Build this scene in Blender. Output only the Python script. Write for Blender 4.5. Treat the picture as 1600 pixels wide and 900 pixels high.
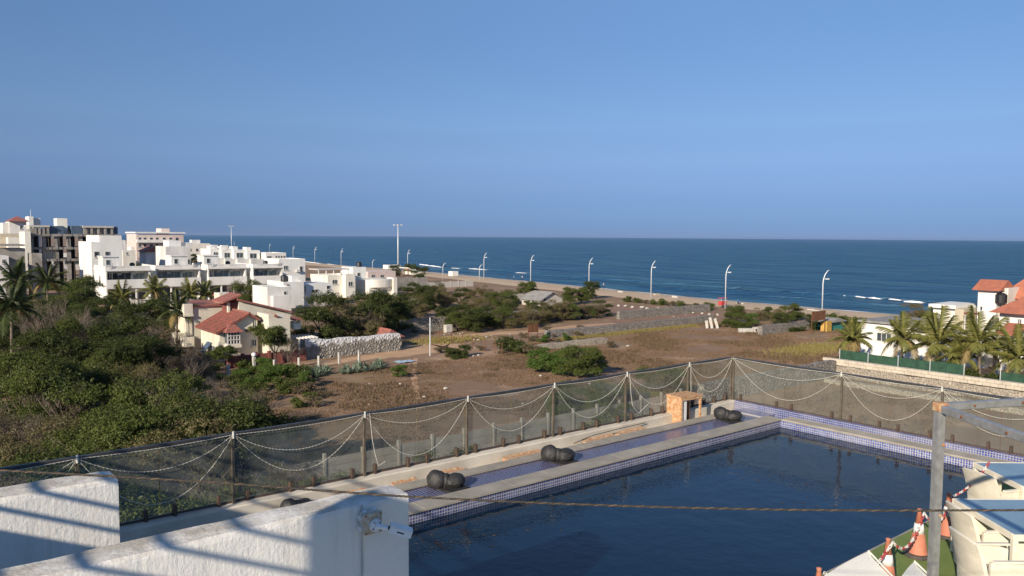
import bpy, math, random
import numpy as np
from mathutils import Vector, Matrix, Quaternion, noise
R = math.radians
random.seed(7)
for o in list(bpy.data.objects): bpy.data.objects.remove(o)
SC = bpy.context.scene
COL = SC.collection

# ------------------------------------------------------------------ camera, sky, sun, exposure
F = 1213.0; CAMZ = 14.0                      # focal length in photo pixels (1600 wide), eye height
PITCH = math.atan(80.5 / F); ROLL = math.atan(0.0069); YAW = R(38.9)
hf = Vector((math.sin(YAW), math.cos(YAW), 0)); hr = Vector((math.cos(YAW), -math.sin(YAW), 0)); zz = Vector((0, 0, 1))
fw = hf * math.cos(PITCH) - zz * math.sin(PITCH); up = zz * math.cos(PITCH) + hf * math.sin(PITCH)
r2 = hr * math.cos(ROLL) + up * math.sin(ROLL); u2 = up * math.cos(ROLL) - hr * math.sin(ROLL)
CC = Vector((0, 0, CAMZ))
cam = bpy.data.cameras.new('camera'); camo = bpy.data.objects.new('camera', cam); COL.objects.link(camo)
cam.sensor_width = 36; cam.lens = 36 * F / 1600; cam.clip_end = 60000; cam.clip_start = 0.05
m = Matrix((( r2.x, u2.x, -fw.x, 0), (r2.y, u2.y, -fw.y, 0), (r2.z, u2.z, -fw.z, CAMZ), (0, 0, 0, 1)))
camo.matrix_world = m
SC.camera = camo

SUN_EL = 23.1; SUN_D = 22.0                  # light travels towards +X, turned SUN_D degrees to +Y
L = Vector((math.cos(R(SUN_D)) * math.cos(R(SUN_EL)), math.sin(R(SUN_D)) * math.cos(R(SUN_EL)), -math.sin(R(SUN_EL))))
world = bpy.data.worlds.new('World'); SC.world = world; world.use_nodes = True
wn = world.node_tree; wn.nodes.clear()
sky = wn.nodes.new('ShaderNodeTexSky'); sky.sky_type = 'NISHITA'; sky.sun_disc = False
sky.sun_elevation = R(SUN_EL); sky.sun_rotation = math.atan2(-L.x, -L.y)
sky.altitude = 0; sky.air_density = 1.0; sky.dust_density = 0.0; sky.ozone_density = 4.0
bg = wn.nodes.new('ShaderNodeBackground'); bg.inputs[1].default_value = 0.10
wo = wn.nodes.new('ShaderNodeOutputWorld')
# humid coastal air: the sky loses its bright white-yellow horizon all round, tinted by elevation only
tcw = wn.nodes.new('ShaderNodeTexCoord'); spw = wn.nodes.new('ShaderNodeSeparateXYZ'); rpw = wn.nodes.new('ShaderNodeValToRGB'); mxw = wn.nodes.new('ShaderNodeMix'); mxw.data_type = 'RGBA'; mxw.blend_type = 'MULTIPLY'; mxw.inputs[0].default_value = 1
elw = rpw.color_ramp.elements; rpw.color_ramp.interpolation = 'CARDINAL'
for i_, (p_, c_) in enumerate([(0, (.15, .245, .61)), (.024, (.18, .275, .59)), (.056, (.265, .33, .58)), (.09, (.385, .42, .61)), (.136, (.505, .53, .655)), (.282, (.69, .73, .81)), (.5, (.95, .96, .98))]):
    e_ = elw[i_] if i_ < 2 else elw.new(p_); e_.position = p_; e_.color = (*c_, 1)
wn.links.new(tcw.outputs['Generated'], spw.inputs[0]); wn.links.new(spw.outputs[2], rpw.inputs[0]); wn.links.new(sky.outputs[0], mxw.inputs[6]); wn.links.new(rpw.outputs[0], mxw.inputs[7])
wn.links.new(mxw.outputs[2], bg.inputs[0]); wn.links.new(bg.outputs[0], wo.inputs[0])
sl = bpy.data.lights.new('sun', 'SUN'); sl.energy = 4.8; sl.angle = R(0.53); sl.color = (1, .87, .70)
so = bpy.data.objects.new('sun', sl); COL.objects.link(so)
so.rotation_euler = L.to_track_quat('-Z', 'Y').to_euler(); so.location = (-20, -10, 40)
vs = SC.view_settings; vs.view_transform = 'Standard'; vs.look = 'None'; vs.gamma = 1; vs.exposure = 0.45; vs.use_curve_mapping = False
SC.render.engine = 'CYCLES'
SC.cycles.transparent_max_bounces = 24

# pixel -> world helpers (a pixel only gives a direction, a plane gives the distance)
def ray(u, v): return fw * F + r2 * (u - 800) - u2 * (v - 450)
def onz(u, v, z=0.0): d = ray(u, v); return CC + d * ((z - CAMZ) / d.z)
def onY(u, v, Y): d = ray(u, v); return CC + d * (Y / d.y)
def onX(u, v, X): d = ray(u, v); return CC + d * (X / d.x)
def atd(u, v, dep): return CC + ray(u, v) * (dep / F)
def cl(lat, dep, z): return Vector((hr.x * lat + hf.x * dep, hr.y * lat + hf.y * dep, z))   # lateral, forward from the eye

# ------------------------------------------------------------------ materials
MATS = {}
def nodes(name):
    mt = bpy.data.materials.new(name); mt.use_nodes = True; nt = mt.node_tree
    b = nt.nodes['Principled BSDF']; MATS[name] = mt
    return mt, nt, b
def N(nt, t, **kw):
    n = nt.nodes.new(t)
    for k, v in kw.items(): setattr(n, k, v)
    return n
def lk(nt, a, b): nt.links.new(a, b)
def noise_tex(nt, scale, detail=4, rough=.55, vec=None, stretch=None):
    g = N(nt, 'ShaderNodeNewGeometry'); src = g.outputs['Position']
    if vec == 'obj':
        t = N(nt, 'ShaderNodeTexCoord'); src = t.outputs['Object']
    if stretch:
        mp = N(nt, 'ShaderNodeMapping'); mp.inputs['Scale'].default_value = stretch; lk(nt, src, mp.inputs[0]); src = mp.outputs[0]
    n = N(nt, 'ShaderNodeTexNoise'); n.inputs['Scale'].default_value = scale; n.inputs['Detail'].default_value = detail
    n.inputs['Roughness'].default_value = rough; lk(nt, src, n.inputs['Vector'])
    return n.outputs['Fac']
def ramp(nt, fac, stops):
    r = N(nt, 'ShaderNodeValToRGB'); el = r.color_ramp.elements
    while len(el) < len(stops): el.new(.5)
    for e_, (p, c) in zip(el, stops): e_.position = p; e_.color = (*c, 1) if len(c) == 3 else c
    lk(nt, fac, r.inputs[0]); return r.outputs[0]
def mixc(nt, fac, a, b, mode='MIX'):
    mx = N(nt, 'ShaderNodeMix', data_type='RGBA', blend_type=mode)
    if isinstance(fac, (int, float)): mx.inputs[0].default_value = fac
    else: lk(nt, fac, mx.inputs[0])
    for i, c in ((6, a), (7, b)):
        if isinstance(c, tuple): mx.inputs[i].default_value = (*c, 1)
        else: lk(nt, c, mx.inputs[i])
    return mx.outputs[2]
def bump(nt, b, h, strength=.4, dist=.02):
    bp = N(nt, 'ShaderNodeBump'); bp.inputs['Strength'].default_value = strength; bp.inputs['Distance'].default_value = dist
    lk(nt, h, bp.inputs['Height']); lk(nt, bp.outputs[0], b.inputs['Normal'])
def M(name, c1, c2=None, scale=3., rough=.75, bs=0, bscale=30., bdist=.01, stretch=None, metal=0, lo=.35, hi=.65, spec=None):
    if name in MATS: return MATS[name]
    mt, nt, b = nodes(name)
    b.inputs['Roughness'].default_value = rough; b.inputs['Metallic'].default_value = metal
    if spec is not None: b.inputs['Specular IOR Level'].default_value = spec
    if c2 is None: c2 = tuple(x * .8 for x in c1)
    lk(nt, ramp(nt, noise_tex(nt, scale, 5, .6, stretch=stretch), [(lo, c1), (hi, c2)]), b.inputs['Base Color'])
    if bs: bump(nt, b, noise_tex(nt, bscale, 4), bs, bdist)
    return mt

white = M('white_paint', (.78, .77, .73), (.66, .65, .61), .5, .8, .15, 3, .02, (1, 1, .35))
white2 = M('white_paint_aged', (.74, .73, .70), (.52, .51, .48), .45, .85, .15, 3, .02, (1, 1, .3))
cream = M('cream_paint', (.78, .755, .67), (.66, .63, .55), .6, .8, .1, 3, .02, (1, 1, .4))
villa_c = M('villa_cream', (.73, .68, .56), (.58, .54, .44), .8, .8, .1, 4, .02, (1, 1, .4))
pink = M('pink_paint', (.66, .55, .50), (.56, .46, .42), .6, .8)
beige = M('beige_paint', (.52, .46, .34), (.42, .37, .28), .6, .85)
greyc = M('raw_concrete', (.33, .31, .28), (.20, .19, .17), .7, .9, .2, 6, .02)
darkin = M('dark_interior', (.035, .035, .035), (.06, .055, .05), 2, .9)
bluewall = M('blue_panel', (.07, .11, .17), (.05, .08, .12), 1, .6)
verg = M('veranda_glass', (.12, .17, .19), (.20, .25, .27), .5, .15)
winm = M('window_glass', (.03, .04, .05), (.07, .09, .10), .6, .12)
framem = M('window_frame_paint', (.62, .61, .58), None, 2, .6)
redtile = M('red_tile', (.36, .115, .085), (.17, .085, .068), 2.6, .85, .5, 9, .03, lo=.38, hi=.66)
redwall = M('red_wall_paint', (.22, .065, .052), (.13, .05, .04), 1.5, .9)
orangetile = M('orange_tile', (.46, .16, .09), (.34, .12, .075), 1.5, .75, .4, 9, .03)
steel = M('galvanised_steel', (.42, .42, .41), (.30, .30, .29), 12, .5, .05, 40, .002, metal=.5)
lampm = M('lamp_steel', (.62, .66, .68), (.55, .58, .60), 3, .45, metal=.2)
rust = M('rust', (.36, .15, .05), (.56, .40, .25), 18, .95, .4, 60, .004, lo=.36, hi=.66)
rustd = M('rust_dark', (.10, .045, .025), (.22, .09, .04), 5, .9, .3, 40, .004)
rustp = M('rust_flaking', (.42, .20, .085), (.50, .38, .26), 16, .95, .4, 60, .004, lo=.38, hi=.62)
blackcloth = M('black_plastic_wrap', (.018, .018, .019), (.032, .031, .030), 6, .6, .5, 30, .02)
grey_stone = M('coping_stone', (.36, .33, .28), (.26, .24, .20), 2.2, .8, .15, 40, .004)
kerbm = M('kerb_concrete', (.62, .57, .48), (.46, .42, .35), 1.4, .9, .3, 25, .006)
railm = M('rail_metal', (.10, .10, .10), (.075, .07, .065), 8, .4, metal=.6)
postm = M('rail_post_bronze', (.16, .135, .105), (.10, .085, .065), 8, .45, metal=.3)
clipm = M('clip_bronze', (.10, .065, .045), (.06, .042, .032), 8, .6, metal=.2)
wirem = M('white_cable', (.58, .57, .51), (.46, .45, .40), 5, .6)
sand = M('beach_sand', (.56, .41, .27), (.48, .35, .225), .15, .95, .2, 2, .05)
track = M('sandy_soil', (.52, .335, .195), (.42, .265, .155), .5, .95, .3, 3, .05)
dirt = M('bare_soil', (.27, .160, .105), (.20, .120, .08), .35, .95, .3, 3, .05)
trunkm = M('bark', (.10, .075, .055), (.06, .045, .035), 6, .95, .4, 20, .02)
twigm = M('dry_twig', (.20, .16, .125), (.12, .095, .075), 3, .95)
palmtrunk = M('palm_bark', (.20, .16, .12), (.12, .095, .07), 5, .95, .4, 14, .03)
creamplastic = M('cream_woven_plastic', (.78, .72, .58), (.66, .60, .48), 5, .6, .3, 90, .003)
bluetop = M('blue_table_top', (.22, .33, .40), (.17, .27, .34), 2, .28)
whitemesh = M('white_sling_mesh', (.80, .79, .73), (.68, .67, .62), 60, .8, .15, 150, .002)
conem = M('cone_orange_faded', (.52, .20, .12), (.42, .15, .09), 4, .7)
conew = M('cone_band_white', (.80, .79, .76), (.68, .67, .64), 12, .6)
rubber = M('black_rubber', (.05, .042, .038), (.10, .085, .075), 8, .85)
chainr = M('chain_red', (.48, .07, .06), None, 5, .5)
chainw = M('chain_white', (.78, .76, .72), None, 5, .5)
cctvw = M('cctv_white', (.80, .80, .79), (.74, .74, .72), 20, .4)
boxw = M('junction_box_plastic', (.62, .59, .52), (.46, .40, .30), 14, .6)
boxr = M('junction_box_rusty_lid', (.46, .30, .16), (.56, .52, .44), 26, .7)
blackm = M('black_plastic', (.015, .015, .016), None, 5, .35)
ropel = M('rope_tan', (.15, .105, .065), (.05, .04, .03), 9, .95)
roped = M('rope_dark', (.05, .043, .035), (.03, .026, .022), 30, .9)
greennet = M('green_net', (.014, .045, .028), (.03, .085, .05), 1.5, .9)
thatch = M('weathered_roof', (.30, .29, .28), (.20, .19, .18), 1.2, .9, .3, 10, .03)
bluesheet = M('blue_sheet', (.42, .52, .60), (.34, .44, .54), 1, .6)
foam = M('sea_foam', (.82, .84, .85), (.70, .74, .77), 1.2, .9, .4, 2, .1)
skinm = M('skin', (.20, .11, .07), None, 5, .7)
shirtw = M('shirt_white', (.7, .7, .7), None, 5, .9); shirtb = M('shirt_blue', (.10, .25, .50), None, 5, .9); trous = M('dark_trousers', (.03, .03, .05), None, 5, .9)
redplastic = M('red_plastic', (.55, .06, .05), None, 5, .5)
tank = M('black_tank', (.02, .02, .022), None, 5, .5)
tealm = M('teal_sheet', (.04, .22, .19), (.03, .17, .15), 1, .7); ochre = M('ochre_paint', (.55, .34, .08), None, 2, .8)
chalk = M('white_stone', (.54, .51, .46), (.38, .36, .32), 3, .9)

def rubble(name, ca, cb, mortar, scale=2.6, white_top=None):
    mt, nt, b = nodes(name); b.inputs['Roughness'].default_value = .95
    g = N(nt, 'ShaderNodeNewGeometry')
    def vor(feature):
        v = N(nt, 'ShaderNodeTexVoronoi', feature=feature); v.inputs['Scale'].default_value = scale; v.inputs['Randomness'].default_value = .9
        lk(nt, g.outputs['Position'], v.inputs['Vector']); return v
    v1 = vor('F1'); v2 = vor('DISTANCE_TO_EDGE')
    sep = N(nt, 'ShaderNodeSeparateColor'); lk(nt, v1.outputs['Color'], sep.inputs[0])
    stone = ramp(nt, sep.outputs[0], [(0, ca), (1, cb)])
    edge = ramp(nt, v2.outputs['Distance'], [(.03, (1, 1, 1)), (.11, (0, 0, 0))])
    col = mixc(nt, edge, stone, mortar)
    if white_top:
        sz = N(nt, 'ShaderNodeSeparateXYZ'); lk(nt, g.outputs['Position'], sz.inputs[0])
        ad = N(nt, 'ShaderNodeMath', operation='MULTIPLY_ADD'); ad.inputs[1].default_value = 1.6; lk(nt, noise_tex(nt, 1.1, 4), ad.inputs[0]); lk(nt, sz.outputs[2], ad.inputs[2])
        wm = ramp(nt, ad.outputs[0], [(0, (0, 0, 0)), (1, (1, 1, 1))])
        mr = N(nt, 'ShaderNodeMapRange'); mr.inputs[1].default_value = white_top; mr.inputs[2].default_value = white_top + .25; lk(nt, ad.outputs[0], mr.inputs[0])
        col = mixc(nt, mr.outputs[0], col, (.60, .60, .60))
    lk(nt, col, b.inputs['Base Color'])
    bump(nt, b, v2.outputs['Distance'], .9, .25)
    return mt
rub_dark = rubble('rubble_dark', (.20, .18, .16), (.36, .33, .29), (.11, .10, .085), 3.6)
rub_light = rubble('rubble_light', (.38, .33, .26), (.20, .17, .14), (.42, .37, .29), 4.6)
rub_white = rubble('rubble_whitewashed', (.34, .32, .28), (.22, .20, .18), (.14, .13, .11), 2.6, white_top=2.25)

def mosaic(name, axes, c1, c2, mortar, pitch=.05, stain=.5):
    mt, nt, b = nodes(name); b.inputs['Roughness'].default_value = .25
    g = N(nt, 'ShaderNodeNewGeometry'); s = N(nt, 'ShaderNodeSeparateXYZ'); lk(nt, g.outputs['Position'], s.inputs[0])
    c = N(nt, 'ShaderNodeCombineXYZ'); lk(nt, s.outputs[axes[0]], c.inputs[0]); lk(nt, s.outputs[axes[1]], c.inputs[1])
    br = N(nt, 'ShaderNodeTexBrick'); br.offset = 0; br.squash = 1
    br.inputs['Scale'].default_value = 1; br.inputs['Brick Width'].default_value = pitch; br.inputs['Row Height'].default_value = pitch
    br.inputs['Mortar Size'].default_value = pitch * .11; br.inputs['Mortar Smooth'].default_value = .1; br.inputs['Bias'].default_value = -.1
    br.inputs['Color1'].default_value = (*c1, 1); br.inputs['Color2'].default_value = (*c2, 1); br.inputs['Mortar'].default_value = (*mortar, 1)
    lk(nt, c.outputs[0], br.inputs['Vector'])
    st = ramp(nt, noise_tex(nt, 1.3, 5), [(.42, (0, 0, 0)), (.7, (stain, stain, stain))])
    lk(nt, mixc(nt, st, br.outputs['Color'], (.42, .40, .40)), b.inputs['Base Color'])
    inv = N(nt, 'ShaderNodeMath', operation='SUBTRACT'); inv.inputs[0].default_value = 1; lk(nt, br.outputs['Fac'], inv.inputs[1])
    bump(nt, b, inv.outputs[0], .5, .003)
    return mt
mosL = mosaic('mosaic_wall_blue', (0, 2), (.014, .022, .14), (.09, .125, .31), (.38, .38, .39), .05, .25)
mosT = mosaic('mosaic_trough_blue', (0, 1), (.008, .012, .085), (.035, .042, .18), (.24, .24, .30), .06, .06)
mosR = mosaic('mosaic_wall_pale', (1, 2), (.022, .042, .25), (.13, .18, .40), (.44, .43, .40), .05, .25)
mosK = mosaic('mosaic_kerb_blue', (1, 2), (.014, .028, .20), (.07, .105, .31), (.33, .33, .33), .05, .45)
mosS = mosaic('mosaic_strip_blue', (1, 0), (.014, .028, .20), (.07, .105, .31), (.33, .33, .33), .05, .5)

def stucco():
    mt, nt, b = nodes('white_stucco'); b.inputs['Roughness'].default_value = .9
    g = N(nt, 'ShaderNodeNewGeometry')
    base = ramp(nt, noise_tex(nt, 1.2, 6, .65, stretch=(1, 1, .4)), [(.3, (.80, .785, .74)), (.7, (.72, .705, .66))])
    sn = N(nt, 'ShaderNodeSeparateXYZ'); lk(nt, g.outputs['True Normal'], sn.inputs[0])
    topm = N(nt, 'ShaderNodeMapRange'); topm.inputs[1].default_value = .6; topm.inputs[2].default_value = .9; lk(nt, sn.outputs[2], topm.inputs[0])
    dn = ramp(nt, noise_tex(nt, 3.2, 8, .7), [(.36, (0, 0, 0)), (.60, (1, 1, 1))])
    mul = N(nt, 'ShaderNodeMath', operation='MULTIPLY'); lk(nt, topm.outputs[0], mul.inputs[0]); lk(nt, dn, mul.inputs[1])
    c1 = mixc(nt, mul.outputs[0], base, (.46, .42, .35))
    dk = ramp(nt, noise_tex(nt, 7, 8, .75), [(.58, (0, 0, 0)), (.74, (.8, .8, .8))])
    mul2 = N(nt, 'ShaderNodeMath', operation='MULTIPLY'); lk(nt, topm.outputs[0], mul2.inputs[0]); lk(nt, dk, mul2.inputs[1])
    gr = ramp(nt, noise_tex(nt, 2.4, 6, .65, stretch=(2.2, 2.2, .22)), [(.52, (0, 0, 0)), (.78, (.55, .55, .55))])
    c2 = mixc(nt, gr, mixc(nt, mul2.outputs[0], c1, (.16, .145, .12)), (.46, .44, .40))
    lk(nt, c2, b.inputs['Base Color'])
    a = noise_tex(nt, 34, 4, .6); c = noise_tex(nt, 22, 2, .5, stretch=(1, 1, .3))
    ad = N(nt, 'ShaderNodeMath', operation='ADD'); lk(nt, a, ad.inputs[0]); lk(nt, c, ad.inputs[1])
    bump(nt, b, ad.outputs[0], .42, .013)
    return mt
stuccom = stucco()

def glassm():
    mt, nt, b = nodes('railing_glass'); nt.nodes.remove(b)
    out = nt.nodes['Material Output']
    tr = N(nt, 'ShaderNodeBsdfTransparent'); tr.inputs[0].default_value = (.86, .88, .86, 1)
    gl = N(nt, 'ShaderNodeBsdfGlossy'); gl.inputs['Roughness'].default_value = .03; gl.inputs['Color'].default_value = (1, 1, 1, 1)
    df = N(nt, 'ShaderNodeBsdfDiffuse'); df.inputs[0].default_value = (.38, .40, .37, 1)
    lwt = N(nt, 'ShaderNodeLayerWeight'); lwt.inputs[0].default_value = .5
    pw = N(nt, 'ShaderNodeMath', operation='POWER'); pw.inputs[1].default_value = 5; lk(nt, lwt.outputs['Facing'], pw.inputs[0])
    fr = N(nt, 'ShaderNodeMath', operation='MULTIPLY_ADD'); fr.inputs[1].default_value = .96; fr.inputs[2].default_value = .04; lk(nt, pw.outputs[0], fr.inputs[0])
    dust = ramp(nt, noise_tex(nt, 2.2, 7, .7, stretch=(1, 1, .5)), [(.3, (.06, .06, .06)), (.75, (.15, .15, .15))])
    m1 = N(nt, 'ShaderNodeMixShader'); lk(nt, dust, m1.inputs[0]); lk(nt, tr.outputs[0], m1.inputs[1]); lk(nt, df.outputs[0], m1.inputs[2])
    m2 = N(nt, 'ShaderNodeMixShader'); lk(nt, fr.outputs[0], m2.inputs[0]); lk(nt, m1.outputs[0], m2.inputs[1]); lk(nt, gl.outputs[0], m2.inputs[2])
    lk(nt, m2.outputs[0], out.inputs[0]); return mt
glass = glassm()

def waterm(name, base, bs, scale, dist, rough, stretch=None, second=None):
    mt, nt, b = nodes(name); b.inputs['Roughness'].default_value = rough; b.inputs['IOR'].default_value = 1.33
    lk(nt, ramp(nt, noise_tex(nt, scale * .22, 4, .6, stretch=stretch), [(.35, base), (.7, tuple(x * 1.25 for x in base))]), b.inputs['Base Color'])
    h = noise_tex(nt, scale, 5, .6, stretch=stretch)
    if second:
        ad = N(nt, 'ShaderNodeMath', operation='MULTIPLY_ADD'); ad.inputs[1].default_value = second[1]
        lk(nt, noise_tex(nt, second[0], 3, .55, stretch=stretch), ad.inputs[0]); lk(nt, h, ad.inputs[2]); h = ad.outputs[0]
    bump(nt, b, h, bs, dist); return mt
poolw = waterm('pool_water', (.003, .014, .032), .34, 1.1, .05, .02, None, (5.0, .10))
def seam():
    mt, nt, b = nodes('sea_water'); nt.nodes.remove(b); out = nt.nodes['Material Output']
    st = (1, .40, 1)
    d = N(nt, 'ShaderNodeBsdfDiffuse'); g = N(nt, 'ShaderNodeBsdfGlossy'); g.inputs['Roughness'].default_value = .14
    lk(nt, ramp(nt, noise_tex(nt, .05, 5, .6, stretch=st), [(.3, (.024, .100, .215)), (.7, (.058, .165, .255))]), d.inputs[0])
    h = N(nt, 'ShaderNodeMath', operation='MULTIPLY_ADD'); h.inputs[1].default_value = 4.0; lk(nt, noise_tex(nt, .06, 4, .6, stretch=st), h.inputs[0]); lk(nt, noise_tex(nt, .38, 6, .65, stretch=st), h.inputs[2])
    bp = N(nt, 'ShaderNodeBump'); bp.inputs['Strength'].default_value = 1; bp.inputs['Distance'].default_value = 4.0; lk(nt, h.outputs[0], bp.inputs['Height'])
    lk(nt, bp.outputs[0], d.inputs['Normal']); lk(nt, bp.outputs[0], g.inputs['Normal'])
    fr_ = N(nt, 'ShaderNodeFresnel'); fr_.inputs[0].default_value = 1.33; lk(nt, bp.outputs[0], fr_.inputs['Normal'])
    mr = N(nt, 'ShaderNodeMapRange'); mr.inputs[1].default_value = 0; mr.inputs[2].default_value = 1; mr.inputs[3].default_value = .02; mr.inputs[4].default_value = .80; lk(nt, fr_.outputs[0], mr.inputs[0])
    mx = N(nt, 'ShaderNodeMixShader'); lk(nt, mr.outputs[0], mx.inputs[0]); lk(nt, d.outputs[0], mx.inputs[1]); lk(nt, g.outputs[0], mx.inputs[2]); lk(nt, mx.outputs[0], out.inputs[0]); return mt
seaw = seam()

def groundm():
    mt, nt, b = nodes('dry_ground'); b.inputs['Roughness'].default_value = .97
    big = noise_tex(nt, .045, 5, .6); mid = noise_tex(nt, .35, 6, .65); fine = noise_tex(nt, 3.0, 6, .7)
    c = ramp(nt, big, [(.32, (.33, .200, .115)), (.48, (.25, .152, .088)), (.62, (.26, .172, .085)), (.75, (.40, .245, .145))])
    c = mixc(nt, ramp(nt, mid, [(.38, (0, 0, 0)), (.72, (.75, .75, .75))]), c, (.180, .113, .068))
    c = mixc(nt, ramp(nt, fine, [(.30, (.55, .55, .55)), (.55, (0, 0, 0))]), c, (.145, .094, .056))
    c = mixc(nt, ramp(nt, noise_tex(nt, .13, 7, .7), [(.53, (0, 0, 0)), (.66, (.85, .85, .85))]), c, (.42, .275, .175))
    lk(nt, c, b.inputs['Base Color']); bump(nt, b, fine, .45, .10); return mt
groundmat = groundm()

def turfm():
    mt, nt, b = nodes('artificial_turf'); b.inputs['Roughness'].default_value = .9
    c = ramp(nt, noise_tex(nt, 2, 6, .6), [(.3, (.15, .215, .05)), (.7, (.20, .26, .07))])
    lk(nt, mixc(nt, ramp(nt, noise_tex(nt, 120, 3), [(.4, (0, 0, 0)), (.7, (.6, .6, .6))]), c, (.09, .14, .03)), b.inputs['Base Color'])
    bump(nt, b, noise_tex(nt, 160, 3), .8, .01); return mt
turf = turfm()

def leafm(name, cols, trans=.28):
    mt, nt, b = nodes(name); nt.nodes.remove(b); out = nt.nodes['Material Output']
    g = N(nt, 'ShaderNodeNewGeometry')
    c = ramp(nt, g.outputs['Random Per Island'], [(i / max(1, len(cols) - 1), k) for i, k in enumerate(cols)])
    d = N(nt, 'ShaderNodeBsdfDiffuse'); t = N(nt, 'ShaderNodeBsdfTranslucent'); lk(nt, c, d.inputs[0]); lk(nt, c, t.inputs[0])
    mx = N(nt, 'ShaderNodeMixShader'); mx.inputs[0].default_value = trans; lk(nt, d.outputs[0], mx.inputs[1]); lk(nt, t.outputs[0], mx.inputs[2])
    gl = N(nt, 'ShaderNodeBsdfGlossy'); gl.inputs['Roughness'].default_value = .45
    mx2 = N(nt, 'ShaderNodeMixShader'); mx2.inputs[0].default_value = .012; lk(nt, mx.outputs[0], mx2.inputs[1]); lk(nt, gl.outputs[0], mx2.inputs[2])
    lk(nt, mx2.outputs[0], out.inputs[0]); return mt
LEAF = {
 'green': leafm('leaf_green', [(.048, .072, .016), (.080, .108, .024), (.135, .155, .04), (.075, .09, .03)]),
 'dark': leafm('leaf_dark', [(.035, .050, .014), (.055, .075, .020), (.09, .10, .03)]),
 'olive': leafm('leaf_olive', [(.11, .105, .04), (.16, .14, .06), (.20, .17, .08), (.12, .09, .05)]),
 'brown': leafm('leaf_dry', [(.13, .10, .06), (.18, .14, .085), (.12, .115, .055)]),
 'bright': leafm('leaf_bright', [(.055, .105, .018), (.085, .145, .028), (.13, .17, .045)]),
 'agave': leafm('leaf_agave', [(.15, .20, .15), (.22, .27, .20), (.10, .14, .09)], .1),
}
frondm = leafm('palm_leaf', [(.13, .145, .035), (.19, .195, .055), (.28, .25, .09)], .25)
frondd = leafm('palm_leaf_shade_dark', [(.04, .06, .02), (.06, .08, .028), (.10, .11, .04)], .2)  # shade over the left palms put into the leaf colour; coconuts share it
frondy = leafm('palm_leaf_dry', [(.26, .20, .07), (.30, .23, .10), (.22, .16, .08)], .2)
grassm = leafm('dry_grass_blades', [(.215, .138, .088), (.27, .175, .108), (.165, .108, .07), (.24, .165, .092)], .2)
grassd = leafm('withered_grass_blades', [(.13, .088, .056), (.17, .115, .072), (.15, .115, .06), (.10, .07, .045)], .2)
grassy = leafm('yellow_green_grass', [(.28, .225, .075), (.22, .20, .06), (.31, .24, .11)], .2)

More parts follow.
